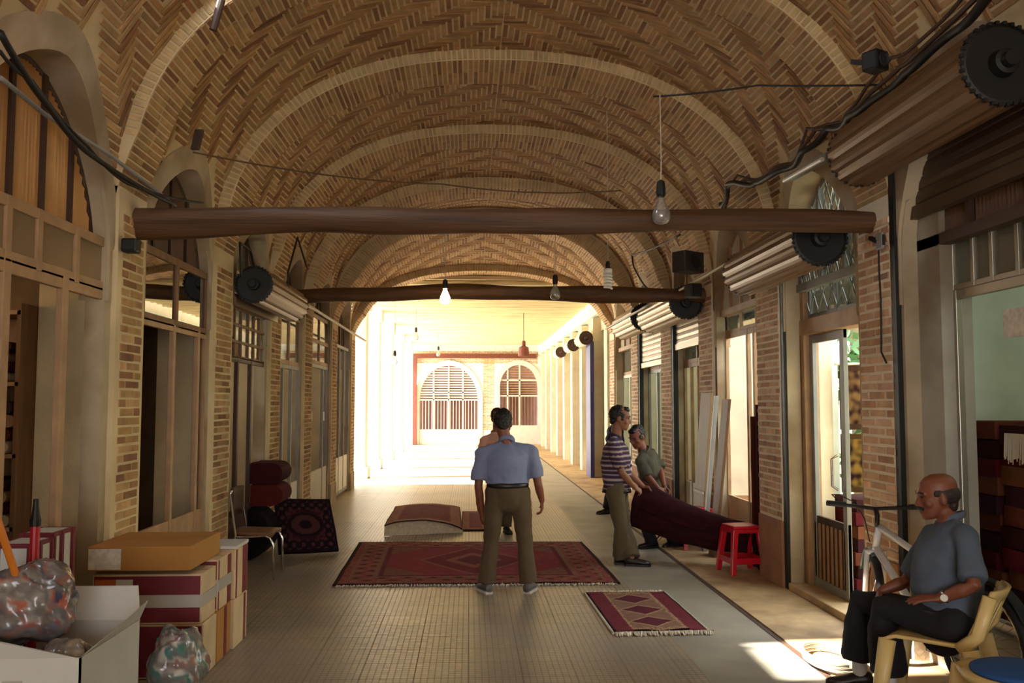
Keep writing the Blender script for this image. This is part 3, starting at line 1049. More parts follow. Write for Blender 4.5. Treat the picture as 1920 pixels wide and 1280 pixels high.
# ---- far right row beyond the vault
fr_ = MB()
fr_.box(2.98, 3.3, 18.1, 37.2, 3.3, 4.2)
for k in range(9):
    yy = 18.35 + k * 2.1
    fr_.box(2.80, 3.2, yy - 0.02, yy + 0.42, 0, 3.6)
struct(fr_.build('wall_right_far', M['cream']), 'pale pilasters of the far right shops')
for k in range(8):
    yy = 18.35 + k * 2.1
    front('bright narrow shopfront in the far right row', 3.06, -1, yy + 0.42, yy + 2.08, 0.05, 2.8, (yy + 0.95, yy + 1.5), (2.2,), M['white'] if k % 2 else M['wood_frame'], (M['glass_clear'] if k % 2 else M['glass']) if k else M['wood_light'], kick=0.6, km=M['white'] if k % 2 else M['wood_frame'])
bp_ = MB(); bp_.box(2.70, 2.79, 20.2, 20.95, 0.013, 3.05)
tag(bp_.build('painted_post', M['bluepaint'], bevel=0.01), 'dark blue painted post in the far right row', 'post')


# ================================================================ ROLLED SHUTTERS
def shutter(label, X, z, r, y0, y1, m, sgn, cz=None, xc=None, rails=(), group=None, capm=None, zc=None, cm=None):
    t = thing('roller_shutter', label, 'shutter', (X, y0, z), group=group)
    o = V((X, y0, z))
    d = MB()
    n = 56
    vs, fs = [], []
    for yy in (y0, y1):
        for j in range(n):
            a = 2 * math.pi * j / n
            rr = r * (1 + (0.05 if j % 4 == 0 else (0.02 if j % 4 in (1, 3) else -0.03)))
            vs.append(V((X + rr * math.cos(a), yy, z + rr * math.sin(a))) - o)
    for j in range(n):
        fs.append((j, (j + 1) % n, n + (j + 1) % n, n + j))
    d.add(vs, fs)
    d.build('rolled_slats', m, t)
    for yy, s_ in ((y0, -1), (y1, 1)):
        c = MB()
        Mx = Matrix.Translation(V((X, yy, z)) - o) @ Matrix.Rotation(-math.pi / 2 * s_, 4, 'X')
        c.lathe([(r * 0.98, -0.02), (r * 1.0, 0.0), (r * 0.9, 0.006), (r * 0.35, 0.002), (r * 0.3, 0.05), (0.04, 0.055), (0.035, 0.09), (0.001, 0.09)], Mx, 28)
        for j in range(34):
            a = 2 * math.pi * j / 34
            c.obox(Mx @ V((r * math.cos(a), r * math.sin(a), 0)), (0.009, 0, 0), (0, 0.012, 0), (0, 0, 0.009))
        c.build('end_plate', capm or M['black'], t)
    if cz is not None:
        c = MB()
        zt = z - r * 0.2 if zc is None else zc
        zz = zt
        while zz > cz:
            c.tube([V((xc, y0 + 0.03, zz)) - o, V((xc, y1 - 0.03, zz)) - o], [(0.05, 0.016)] * 2, 8, side=(0, 0, 1))
            zz -= 0.085
        c.box(xc - 0.03 - X, xc + 0.03 - X, 0.02, y1 - y0 - 0.02, cz - 0.06 - z, cz + 0.02 - z)
        c.build('slat_curtain', cm or m, t)
    for (xr, yr) in rails:
        g = MB()
        g.box(xr - 0.035 - X, xr + 0.035 - X, yr - 0.035 - y0, yr + 0.035 - y0, 0.013 - z, z - r * 0.5 - z)
        g.build('guide_rail', M['black'], t)
    return t


shutter('large brown roller shutter overhead at the near right, with dark end plate', 2.60, 3.31, 0.205, 4.22, 5.86, M['shutter'], -1, cz=2.92, xc=2.93, zc=3.25, cm=M['shutter_dark'], rails=((2.85, 5.87),))
shutter('rolled brown shutter over the glazed door, behind the near beam on the right', 2.56, 2.86, 0.20, 6.46, 8.28, M['shutter'], -1, rails=((2.86, 8.07),))
shutter('pale rolled shutter beside the far beam end on the right', 2.60, 2.87, 0.20, 10.75, 12.85, M['shutter_pale'], -1, cz=2.45, xc=2.88, rails=((2.86, 12.5),))
shutter('pale rolled shutter with black end next to the last bays on the right', 2.58, 2.93, 0.20, 13.25, 15.05, M['shutter_pale'], -1, cz=2.3, xc=2.88, rails=((2.86, 15.0),))
shutter('ribbed rolled shutter with round black end on the left wall', -2.08, 2.80, 0.175, 8.80, 10.75, M['shutter'], 1, cz=2.66, xc=-2.28, capm=M['black'])
for yy, wh in ((20.4, 'nearest'), (22.9, 'middle'), (26.0, 'farthest')):
    shutter('%s of three cream shutter rolls high in the far right row' % wh, 2.60, 3.12, 0.15, yy - 0.3, yy + 0.7, M['cream'], -1, group='shutter rolls in the far right row', capm=M['wood_dark'])


# ================================================================ BEAMS, WIRES, LAMPS
def log_beam(label, p, q, r0, r1, sag=0.0, seed=1):
    random.seed(seed)
    b = MB()
    p, q = V(p), V(q)
    n, k = 44, 18
    vs, fs = [], []
    for i in range(n + 1):
        t = i / n
        c = p.lerp(q, t) + V((0, 0.03 * math.sin(5 * t + seed), sag * math.sin(math.pi * t) + 0.018 * math.sin(7 * t + seed)))
        r = r0 + (r1 - r0) * t
        for j in range(k):
            a = 2 * math.pi * j / k
            rr = r * (1 + 0.32 * noise.noise(V((t * 6, math.cos(a) * 1.1, math.sin(a) * 1.1 + seed))) + 0.03 * noise.noise(V((t * 5, j * 0.9, seed))))
            vs.append(c + V((0, rr * math.cos(a), rr * math.sin(a))))
    for i in range(n):
        for j in range(k):
            fs.append((i * k + j, i * k + (j + 1) % k, (i + 1) * k + (j + 1) % k, (i + 1) * k + j))
    fs.append(tuple(range(k))); fs.append(tuple(n * k + j for j in range(k - 1, -1, -1)))
    b.add(vs, fs)
    return tag(b.build('timber_beam', M['log'], smooth=True, fix=True), label, 'beam')


log_beam('near rough brown timber tie beam spanning the passage between pillars', (-2.40, 6.2, 2.855), (2.92, 6.16, 2.90), 0.105, 0.068, 0.045, 1)
log_beam('farther timber tie beam, lower in the picture, before the bright end', (-2.40, 11.6, 3.02), (2.92, 10.72, 2.96), 0.085, 0.10, 0.03, 5)


def wire(name, label, pts, r, m, cat='cable', sag=0.0, n=14, wob=0.0, smooth=True):
    pts = [V(p) for p in pts]
    out = []
    for a, b in zip(pts, pts[1:]):
        for i in range(n):
            t = i / n
            p = a.lerp(b, t) - V((0, 0, sag * 4 * t * (1 - t)))
            if wob: p += V((noise.noise(p * 3) * wob, noise.noise(p * 3 + V((9, 0, 0))) * wob, noise.noise(p * 3 + V((0, 7, 0))) * wob))
            out.append(p)
    out.append(pts[-1])
    w_ = MB(); w_.tube(out, r, 6)
    return tag(w_.build(name, m, smooth=smooth), label, cat)


wire('wire', 'thin dark wire from the left wall hook across the vault', [at(362, 285, X=-2.02), at(830, 345, Y=8.6), at(1165, 357, Y=8.5)], 0.007, M['wire'], sag=0.05)
wire('wire', 'thin wire across the right haunch that carries the clear bulb', [at(1225, 181, Y=6.0), at(1420, 160, Y=5.9), at(1755, 155, Y=5.6)], 0.007, M['cable'], sag=0.01)
wire('cable', 'thick black cable sagging along the upper left wall', [at(0, 60, X=-2.08), at(95, 205, X=-2.12), at(170, 290, X=-2.12), at(330, 384, X=-2.1)], 0.016, M['cable'], sag=0.02)
wire('cable', 'thinner black cable under the thick one on the upper left wall', [at(0, 96, X=-2.08), at(60, 150, X=-2.12), at(165, 275, X=-2.13), at(240, 345, X=-2.12), at(380, 380, X=-2.05)], 0.009, M['cable'], sag=0.02)
wire('conduit', 'straight grey conduit crossing the tan arched panel on the left', [at(0, 145, X=-2.2), at(85, 215, X=-2.2), at(205, 290, X=-2.2), at(325, 382, X=-2.15)], 0.013, M['steel_grey'], sag=0.0, cat='conduit')
for k, (off, r, lab) in enumerate(((0, 0.026, 'thickest dark cable along the right vault edge'), (1, 0.015, 'middle cable of the bundle along the right vault edge'), (2, 0.011, 'thin upper cable of the bundle along the right vault edge'))):
    o = off * 16
    wire('cable', lab, [at(1880 - o, -20 - o, X=2.52), at(1700 - o, 130 - o * .6, X=2.52), at(1590, 215 - o * .3, X=2.53), at(1545 - o, 240, X=2.53), at(1480, 310 - o * .2, X=2.53), at(1420 - o, 335, X=2.5), at(1372 - o * .2, 350 + o * .3, X=2.48), at(1352, 382 + o, X=2.5)], r, M['browncable'] if k else M['cable'], sag=0.03, wob=0.05)
wire('cable', 'loose black cable hanging from the clutter by the far beam', [at(1275, 440, X=2.45), at(1185, 478, X=2.3), at(1188, 500, X=2.3), at(1220, 550, X=2.35)], 0.012, M['cable'], sag=0.03)
wire('cable', 'black cord hanging down the face of the near right brick pillar', [at(1648, 440, X=2.79), at(1650, 560, X=2.79), at(1652, 660, X=2.79), at(1662, 680, X=2.79)], 0.007, M['cable'], sag=0.0, wob=0.01)
wire('conduit', 'pale straight pipe running beside the right shutters', [(2.40, 6.6, 2.97), (2.42, 10.3, 2.96)], 0.014, M['whitewire'], cat='pipe')
wire('conduit', 'pale pipe farther along the right side by the black-ended shutter', [(2.38, 11.9, 2.96), (2.36, 15.6, 2.95)], 0.02, M['whitewire'], cat='pipe')
wire('conduit', 'white pipe pointing from the left shutter toward the bright end', [(-1.97, 10.72, 2.85), (-1.97, 17.2, 2.84)], 0.022, M['whitewire'], cat='pipe')
wire('bracket', 'bent iron hook rising above the left shutter', [at(540, 560, X=-1.95), at(540, 510, X=-1.95), at(558, 445, X=-1.95), at(575, 500, X=-1.95)], 0.011, M['cable'], cat='bracket', n=6)
wire('bracket', 'iron bracket over the round black shutter end on the left', [at(452, 520, X=-2.1), at(450, 455, X=-2.1), at(470, 470, X=-2.1), at(478, 505, X=-2.1)], 0.012, M['cable'], cat='bracket', n=6)
hk = MB(); p = at(370, 262, X=-2.02); hk.obox(p, (0.03, 0, 0), (0, 0.02, 0), (0.015, 0, 0.075))
tag(hk.build('wall_hook', M['wood_dark'], bevel=0.005), 'small dark hook block where the wire leaves the left wall', 'hook')
hk = MB(); p = at(400, 28, Y=5.7); p.x = max(p.x, -1.75); hk.tube([p + V((0, 0, -.10)), p + V((0.05, 0, 0.10))], 0.025, 10)
tag(hk.build('wooden_peg', M['wood_dark']), 'dark wooden peg stuck in the upper left vault', 'peg')


def pendant(label, top, bz, kind='clear', lit=False, group=None, s=1.0, pw=25):
    """bulb hanging on a cord; top = where the cord is fixed, bz = height of the bulb's lower tip"""
    top = V(top)
    t = thing('pendant_bulb', label, 'light bulb', top, group=group)
    L = top.z - bz
    c = MB(); c.tube([(0, 0, 0.02), (0.004, 0, -L * 0.5), (0, 0, -(L - 0.20 * s))], 0.004, 6); c.build('cord', M['whitewire'] if kind != 'far' else M['cable'], t)
    k = MB(); k.lathe([(0.008, -(L - 0.225 * s)), (0.02 * s, -(L - 0.215 * s)), (0.024 * s, -(L - 0.18 * s)), (0.024 * s, -(L - 0.15 * s)), (0.019 * s, -(L - 0.14 * s))][::1], None, 14)
    k.build('socket', M['black'], t, fix=True)
    b = MB()
    if kind == 'spiral':
        b.lathe([(0.022, -(L - 0.15)), (0.045, -(L - 0.14)), (0.045, -(L - 0.11)), (0.03, -(L - 0.1))], None, 14)
        pts = []
        for i in range(121):
            a = i / 120 * math.pi * 2 * 5
            pts.append((0.038 * math.cos(a), 0.038 * math.sin(a), -(L - 0.10) - 0.16 * i / 120))
        b.tube(pts, 0.012, 6)
        b.build('spiral_tube', M['tube'], t, smooth=True)
    else:
        pr = [(0.016, 0.145), (0.018, 0.12), (0.03, 0.095), (0.042, 0.065), (0.046, 0.045), (0.042, 0.022), (0.028, 0.006), (0.004, 0.0)]
        b.lathe([(r * s, -(L - z * s)) for r, z in pr][::-1], None, 18)
        b.build('bulb', M['lit'] if lit else M['bulb_glass'], t, smooth=True, fix=True)
    if lit:
        l = light('bulb_light', 'POINT', (0, 0, -(L - 0.045)), pw, (1.0, 0.72, 0.40), radius=0.05)
        l.parent = t
    return t


p = at(1240, 421, Y=5.95); q = at(1238, 182, Y=5.95)
pendant('clear bulb hanging in front of the near timber beam', (p.x, 5.95, q.z), p.z, s=1.35)
p = at(1038, 566, Y=10.4); pendant('small clear bulb before the farther timber beam', (p.x, 10.2, vault_z(p.x, 10.2)), p.z, s=1.3)
p = at(835, 572, Y=10.6); pendant('lit bulb glowing at the farther timber beam', (p.x, 10.5, vault_z(p.x, 10.5)), p.z, lit=True, s=1.3)
p = at(1140, 530, Y=9.2); pendant('grey spiral energy-saving bulb hanging right of centre', (p.x, 9.2, vault_z(p.x, 9.2)), p.z, kind='spiral')
for (px, py, Y, lab) in ((780, 638, 23.0, 'unlit bulb high in the bright far stretch, left of the others'), (822, 668, 30.0, 'small unlit bulb before the far red-brown beam'), (740, 684, 21.0, 'lowest dark bulb against the white courtyard columns')):
    p = at(px, py, Y=Y); pendant(lab, (p.x, Y, 4.12), p.z, kind='far', s=1.5)
p = at(982, 668, Y=24.0)
t = thing('pendant_lantern', 'brown hanging lantern in front of the right far window', 'lantern', (p.x, 24.0, 4.14))
L = 4.14 - p.z
c = MB(); c.tube([(0, 0, 0), (0, 0, -(L - 0.4))], 0.008, 6); c.build('cord', M['cable'], t)
c = MB(); c.lathe([(0.02, -(L - 0.42)), (0.05, -(L - 0.4)), (0.05, -(L - 0.28)), (0.13, -(L - 0.24)), (0.15, -(L - 0.02)), (0.12, -L)][::-1], None, 12); c.build('shade', M['redbrown'], t, fix=True)

tf = thing('tube_light', 'fluorescent tube fixture on the right vault edge by the arched lattice window', 'tube light', (0, 0, 0))
a, b = at(1482, 333, X=2.50), at(1555, 292, X=2.50)
c = MB(); c.bar(a, b, 0.06, 0.05); c.build('housing', M['steel_grey'], tf, bevel=0.006)
c = MB(); dn = V((-0.05, 0, -0.025)); c.tube([a + dn, b + dn], 0.017, 10); c.build('tube', M['tube'], tf)

# boxes and speakers on the walls
def wall_box(name, label, cat, c, s, m, rot=0.0, cone=False):
    t = thing(name, label, cat, c, rot)
    b = MB(); b.obox((0, 0, 0), (s[0], 0, 0), (0, s[1], 0), (0, 0, s[2])); b.build('housing', m, t, bevel=0.012)
    f = MB()
    if cone:
        f.lathe([(s[2] * 0.75, 0.0), (s[2] * 0.7, 0.008), (s[2] * 0.2, -0.01), (0.001, 0.004)], Matrix.Translation((0, -s[1] - 0.004, 0)) @ Matrix.Rotation(math.pi / 2, 4, 'X'), 18)
        f.build('speaker_cone', M['rubber'], t)
    else:
        f.box(-s[0] * .7, s[0] * .7, -s[1] - 0.008, -s[1], -s[2] * .6, s[2] * .6); f.build('cover', M['black'], t)
    k = MB(); k.bar((0, s[1] * 0.6, 0), (0, s[1] + 0.10, 0.05), 0.025); k.build('bracket', M['cable'], t)
    return t


p = at(1641, 116, X=2.22); wall_box('wall_speaker', 'small black loudspeaker high on the right of the vault', 'loudspeaker', p, (0.055, 0.05, 0.055), M['black'], 0.5, True)
p = at(246, 461, X=-2.2); wall_box('junction_box', 'small dark box under the left end of the near beam', 'box', p, (0.05, 0.05, 0.045), M['black'], 0.0)
p = at(1290, 492, X=2.42); wall_box('loudspeaker', 'dark loudspeaker cabinet with brackets above the farther beam end', 'loudspeaker', p, (0.155, 0.10, 0.115), mat('dark_grey_case', '#332c2b', rough=.5), 0.6, True)
p = at(1300, 545, X=2.42); wall_box('transformer_box', 'black box hanging below the dark loudspeaker on the right', 'box', p, (0.07, 0.07, 0.075), M['black'], 0.3)
p = at(1650, 452, X=2.79); wall_box('switch_box', 'tiny grey switch box near the top of the near right pillar', 'box', p, (0.012, 0.05, 0.06), M['steel_grey'], 0.0)

# lamps of the lit shops behind the glass
for (yc, pw) in ((4.6, 20), (11.8, 60), (14.1, 60), (16.6, 60)):
    light('shop_light', 'POINT', (4.6, yc, 2.7), pw, (0.93, 1.0, 0.85), radius=0.2)
for (yc, pw) in ((9.6, 80), (11.8, 80), (14.1, 60), (16.6, 70)):
    light('shop_light', 'POINT', (-4.2, yc, 2.7), pw, (1.0, 0.95, 0.78), radius=0.2)

# ================================================================ CARPETS
RED1, RED2, NAVY, CREAM_, DARK, ROSE = [lin(h) for h in ('#7a2530', '#64202c', '#2c1c2c', '#b99a72', '#2a1216', '#96424a')]


def mixc(a, b, t):
    return tuple(x + (y - x) * t for x, y in zip(a, b))


def pat_large(u, v, L, Wd):
    """big red carpet: plain red field, stepped medallion, wide figured border (u across, v along, metres)"""
    x, y = u - Wd / 2, v - L / 2
    e = min(Wd / 2 - abs(x), L / 2 - abs(y))
    n = noise.noise(V((u * 34, v * 34, 1)))
    n2 = noise.noise(V((u * 9, v * 9, 4)))
    if e < 0.035: return DARK
    if e < 0.10: return mixc(RED1, CREAM_, 0.25 if n > 0.1 else 0.05)
    if e < 0.14: return mixc(RED2, CREAM_, 0.25)
    if e < 0.33:
        m = math.sin(u * 26) * math.sin(v * 26)
        return mixc(RED2, CREAM_, 0.26) if m > 0.45 else (mixc(NAVY, RED2, 0.65) if m < -0.6 else mixc(RED1, CREAM_, 0.06 + 0.10 * (n > 0)))
    if e < 0.37: return mixc(RED2, CREAM_, 0.24)
    if e < 0.42: return RED2
    d = abs(x) / 0.55 + abs(y) / 0.85
    if d < 0.35: return mixc(NAVY, RED1, 0.6 + 0.25 * n)
    if d < 0.55: return mixc(RED1, CREAM_, 0.22 + 0.12 * n)
    if d < 0.95: return mixc(RED2, RED1, 0.5 + 0.5 * n)
    if d < 1.03: return mixc(RED1, CREAM_, 0.2)
    cx = (Wd / 2 - 0.42 - abs(x)) + (L / 2 - 0.42 - abs(y))
    if cx < 0.45: return mixc(RED2, CREAM_, 0.12 + 0.12 * (n > 0.1))
    return mixc(RED1, ROSE, 0.25 + 0.2 * n2)


def pat_rug(u, v, L, Wd):
    x, y = u - Wd / 2, v
    e = min(Wd / 2 - abs(x), v, L - v)
    n = noise.noise(V((u * 60, v * 60, 2)))
    if abs(x) > Wd / 2 - 0.14:
        return mixc(RED2, ROSE, 0.1 + 0.15 * n) if abs(x) < Wd / 2 - 0.012 else DARK
    if e < 0.02: return DARK
    if e < 0.10 or abs(x) > Wd / 2 - 0.165:
        return mixc(CREAM_, RED2, 0.25 if n > -0.05 else 0.8)
    k = (v - 0.10) / ((L - 0.2) / 3)
    c = (k - math.floor(k)) - 0.5
    d = abs(x) / 0.19 + abs(c) / 0.46
    if d < 0.85: return mixc(RED2, NAVY, 0.2 + 0.3 * (n > 0.2))
    if d < 1.0: return mixc(CREAM_, RED2, 0.35)
    return mixc(NAVY, CREAM_, 0.35) if n > 0.05 else mixc(RED2, CREAM_, 0.3)


def pat_dark(u, v, L, Wd):
    x, y = u - Wd / 2, v - L / 2
    e = min(Wd / 2 - abs(x), L / 2 - abs(y))
    n = noise.noise(V((u * 40, v * 40, 7)))
    A_, B_, C_ = lin('#3a1620'), lin('#1d1018'), lin('#5e3a34')
    if e < 0.03: return B_
    if e < 0.13: return mixc(A_, C_, 0.5) if math.sin(u * 60) * math.sin(v * 60) > 0.3 else B_
    d = math.hypot(x / 0.2, y / 0.14)
    if d < 1: return mixc(A_, C_, 0.45) if abs(d - .6) < .22 else B_
    if abs(x) / (Wd / 2 - .13) + abs(y) / (L / 2 - .13) > 1.35: return mixc(A_, C_, 0.4) if n > 0 else A_
    return mixc(A_, B_, 0.3 + 0.5 * n)


def pat_worn(u, v, L, Wd):
    n = noise.noise(V((u * 20, v * 20, 5)))
    e = min(u, Wd - u, v, L - v)
    A_, B_ = lin('#8a4038'), lin('#6b2b2c')
    if e < 0.03: return lin('#3a1c20')
    return mixc(A_, lin('#a88058'), 0.35 + 0.3 * n) if e < 0.16 else mixc(A_, B_, 0.5 + 0.5 * n)


def carpet_sheet(mb, fn, Wd, L, pat, step=0.016, thick=0.012, back=True):
    """patterned sheet; fn(u, v) gives the world point and pattern is baked per knot into the colours"""
    nu, nv = max(4, int(Wd / step)), max(4, int(L / step))
    mb.grid(lambda i, j: fn(i * Wd, j * L), nu, nv, colfn=lambda i, j: pat(i * Wd, j * L, L, Wd))


def fringe(mb, p, q, d, n, ln=0.07, z=0.006):
    p, q, d = V(p), V(q), V(d)
    for i in range(n):
        t = (i + random.random() * 0.8) / n
        a = p.lerp(q, t)
        l_ = ln * random.uniform(0.55, 1.15)
        b = a + d * l_ + (q - p).normalized() * random.uniform(-0.025, 0.025)
        mb.tube([a + V((0, 0, z)), a.lerp(b, 0.5) + V((0, 0, z + random.uniform(0, .012))), b + V((0, 0, z * 0.6))], [0.006, 0.006, 0.003], 4)


random.seed(11)
# large carpet
A_, B_, C_, D_ = V((-1.235, 8.42, 0)), V((1.39, 8.40, 0)), V((1.345, 10.88, 0)), V((-1.30, 10.98, 0))


def f_large(u, v, Wd=2.62, L=2.52):
    s_, t_ = u / Wd, v / L
    p = (A_.lerp(B_, s_)).lerp(D_.lerp(C_, s_), t_)
    p.z = 0.016 + 0.006 * noise.noise(V((p.x * 2, p.y * 2, 0)))
    if t_ < 0.03: p.y += 0.012 * noise.noise(V((p.x * 5, 3, 0)))
    return p


mb = MB(); carpet_sheet(mb, f_large, 2.62, 2.52, pat_large)
cp = thing('carpet', 'large red carpet with stepped medallion beyond the person in blue', 'carpet', (0, 0, 0))
o = mb.build('pile', M['carpet'], cp, smooth=True); md = o.modifiers.new('s', 'SOLIDIFY'); md.thickness = 0.011; md.offset = -1
fm = MB(); fringe(fm, A_ + V((0.03, 0, 0)), B_ - V((0.03, 0, 0)), V((0, -1, 0)), 190, 0.06)
fm.build('fringe', M['fringe'], cp)
fm = MB(); fringe(fm, D_, C_, V((0, 1, 0)), 150, 0.05); fm.build('fringe', M['fringe'], cp)

# small rug
a2, b2, c2, d2 = V((1.05, 6.60, 0)), V((1.73, 6.63, 0)), V((1.705, 8.0, 0)), V((1.02, 7.98, 0))


def f_rug(u, v, Wd=0.70, L=1.40):
    p = (a2.lerp(b2, u / Wd)).lerp(d2.lerp(c2, u / Wd), v / L)
    p.z = 0.016 + 0.008 * noise.noise(V((p.x * 4, p.y * 3, 3))) + 0.012 * max(0, 1 - v / 0.15) * abs(math.sin(u * 9))
    return p


mb = MB(); carpet_sheet(mb, f_rug, 0.70, 1.40, pat_rug, 0.010)
rg = thing('rug', 'small dark red rug with three medallions and white fringe on the grey floor', 'rug', (0, 0, 0))
o = mb.build('pile', M['carpet'], rg, smooth=True); md = o.modifiers.new('s', 'SOLIDIFY'); md.thickness = 0.011; md.offset = -1
fm = MB()
fringe(fm, a2, b2 + V((0.03, 0, 0)), V((0.05, -1, 0)), 110, 0.09, 0.012); fm.build('fringe', M['fringe'], rg)
fm = MB(); fringe(fm, d2, c2, V((0, 1, 0)), 70, 0.05, 0.01); fm.build('fringe', M['fringe'], rg)
fm = MB()
fm.tube([a2 + V((-0.012, 0, 0.008)), d2 + V((-0.012, 0, 0.008))], 0.010, 6); fm.tube([b2 + V((0.012, 0, 0.008)), c2 + V((0.012, 0, 0.008))], 0.008, 6)
fm.build('selvedge', M['fringe'], rg)

# carpet lying behind, its left half folded over with a raised belly
mb = MB()
W0, L0 = 1.35, 2.2


def f_fold_low(u, v):
    return V((-0.10 + u * 0.62, 11.95 + v * 1.02, 0.02))


carpet_sheet(mb, f_fold_low, 0.62, 2.0, pat_worn, 0.03)
fc_ = thing('carpet', 'worn reddish carpet folded back on itself behind the large red one', 'carpet', (0, 0, 0))
o = mb.build('pile', M['carpet'], fc_, smooth=True); md = o.modifiers.new('s', 'SOLIDIFY'); md.thickness = 0.012; md.offset = -1
mb = MB()


def f_fold_up(u, v):
    # u 0..1.05 across from the left bulge, v 0..2 in depth
    t = u / 1.05
    x = -1.06 + t * 0.98 + 0.10 * (v / 2.0) * 0 - 0.03 * v
    z = 0.05 + 0.14 * math.sin(math.pi * min(1, 0.18 + t * 0.82)) ** 0.8 * (0.75 + 0.25 * math.cos(v * 1.5)) + 0.01 * noise.noise(V((u * 4, v * 3, 0)))
    return V((x, 11.55 + v * 1.25 + 0.25 * t, z))


carpet_sheet(mb, f_fold_up, 1.05, 2.0, pat_worn, 0.03)
o = mb.build('folded_flap', M['carpet'], fc_, smooth=True); md = o.modifiers.new('s', 'SOLIDIFY'); md.thickness = 0.014; md.offset = -1
mb = MB()
mb.grid(lambda i, j: V((f_fold_up(i * 1.05, 0).x, 11.53 + 0.25 * i + 0.06 * j, f_fold_up(i * 1.05, 0).z * j + 0.004)), 30, 4)
mb.build('fold_underside', M['carpet_back'], fc_, smooth=True)

# carpet leaning on the left wall, and the folded ones behind it
mb = MB()
P0, P1 = at(522, 1042, Z=0.0), at(634, 1036, Z=0.0)
P2 = at(618, 939, Y=P1.y + 0.22); P3 = at(513, 939, Y=P0.y + 0.3)


def f_lean(u, v, Wd=0.68, L=0.62):
    p = P0.lerp(P1, u / Wd).lerp(P3.lerp(P2, u / Wd), v / L)
    p.z += 0.012; p.y += 0.02 * math.sin(v * 5) + 0.012 * noise.noise(V((u * 5, v * 5, 0)))
    return p


carpet_sheet(mb, f_lean, 0.68, 0.62, pat_dark, 0.012)
o = mb.build('leaning_carpet', M['carpet'], smooth=True); md = o.modifiers.new('s', 'SOLIDIFY'); md.thickness = 0.05; md.offset = 1
tag(o, 'dark folded carpet leaning upright beside the metal chair on the left', 'carpet')


def folded_pile(name, label, cat, c, s, layers, cols, rz=0.0, parent=None):
    """a carpet folded into layers: each fold a rounded slab"""
    mb = MB()
    h = s[2] / layers
    for k in range(layers):
        z = -s[2] / 2 + h * (k + 0.5)
        col = cols[k % len(cols)]
        j = 0.02
        cx, cy = random.uniform(-j, j), random.uniform(-j, j)
        pts = []
        n = 10
        for i in range(n + 1):
            a = math.pi * i / n - math.pi / 2
            pts.append((s[0] / 2 - h / 2 + math.cos(a) * h / 2, math.sin(a) * h / 2 * 0.96))
        pts += [(-s[0] / 2, h / 2 * 0.96), (-s[0] / 2, -h / 2 * 0.96)]
        m = 6
        o_ = len(mb.v)
        vs = []
        for q in range(m + 1):
            y = -s[1] / 2 + s[1] * q / m
            for (x, zz) in pts:
                vs.append((x + cx, y + cy, z + zz + 0.006 * noise.noise(V((x * 5, y * 5, k)))))
        fs = []
        L_ = len(pts)
        for q in range(m):
            for i in range(L_):
                fs.append((q * L_ + i, q * L_ + (i + 1) % L_, (q + 1) * L_ + (i + 1) % L_, (q + 1) * L_ + i))
        fs.append(tuple(range(L_))); fs.append(tuple(m * L_ + i for i in range(L_ - 1, -1, -1)))
        mb.add(vs, fs, col=jit(col, 0.08))
    o = mb.build(name, M['carpet'])
    o.location = c; o.rotation_euler = (0, 0, rz)
    return tag(o, label, cat)


folded_pile('folded_carpet', 'black folded carpet standing between the metal chair and the leaning carpet', 'carpet', (-2.19, 9.98, 0.285), (0.24, 0.5, 0.57), 1, [lin('#1a1013')], 0.0)
folded_pile('folded_carpet', 'dark red folded carpet bundle on top of the black one on the left', 'carpet', (-2.15, 10.0, 0.80), (0.34, 0.5, 0.46), 2, [lin('#541c18'), lin('#3a1414')], 0.0)

# rolled carpet being carried, resting toward the red stools
rl = thing('rolled_carpet', 'dark heavy carpet held up at one end, its low end behind the red stool', 'carpet', (0, 0, 0))
mb = MB()
pa, pb = at(1196, 945, Y=9.75), at(1408, 1012, Y=9.05)
pb.z = max(pb.z, 0.15)
ax = (pb - pa); Lr = ax.length; ax.normalize()
u_ = V((0, 0, 1)); u_ = (u_ - ax * u_.dot(ax)).normalized(); r_ = ax.cross(u_)


def f_roll(i, j):
    a = j * 2 * math.pi * 2.6
    r = (0.265 * (1 - j * 0.22)) * (1 - 0.40 * i) + 0.012 * noise.noise(V((i * 6, math.cos(a) * 1.2, math.sin(a) * 1.2)))
    c = pa + ax * Lr * i - V((0, 0, 0.05 * math.sin(math.pi * i)))
    return c + u_ * r * math.sin(a) * 1.0 + r_ * r * 0.66 * math.cos(a)


mb.grid(f_roll, 34, 120, colfn=lambda i, j: mixc(lin('#1f0c12'), lin('#4c1a20'), 0.35 + 0.4 * noise.noise(V((i * 14, j * 60, 0)))))
o = mb.build('rolled_pile', M['carpet'], rl, smooth=True); md = o.modifiers.new('s', 'SOLIDIFY'); md.thickness = 0.012
# thin-legged trestle under it
ts = thing('trestle', 'thin dark folding trestle under the carried carpet', 'trestle', (0, 0, 0))
p0 = at(1258, 990, Y=9.7)
zt = 0.34
for (px, py, m_, r) in ((1222, 1018, 'wood_dark', 0.009), (1236, 1012, 'wood_dark', 0.007), (1279, 1022, 'black', 0.026)):
    g = at(px, py, Z=0.012)
    top = V((p0.x + (0.02 if r > 0.02 else -0.0), 9.75, zt))
    l_ = MB(); l_.tube([top, g], r, 8); l_.build('leg', M[m_], ts)
l_ = MB(); l_.box(p0.x - 0.12, p0.x + 0.1, 9.68, 9.82, zt - 0.01, zt + 0.02); l_.build('top_bar', M['wood_dark'], ts, bevel=0.004)


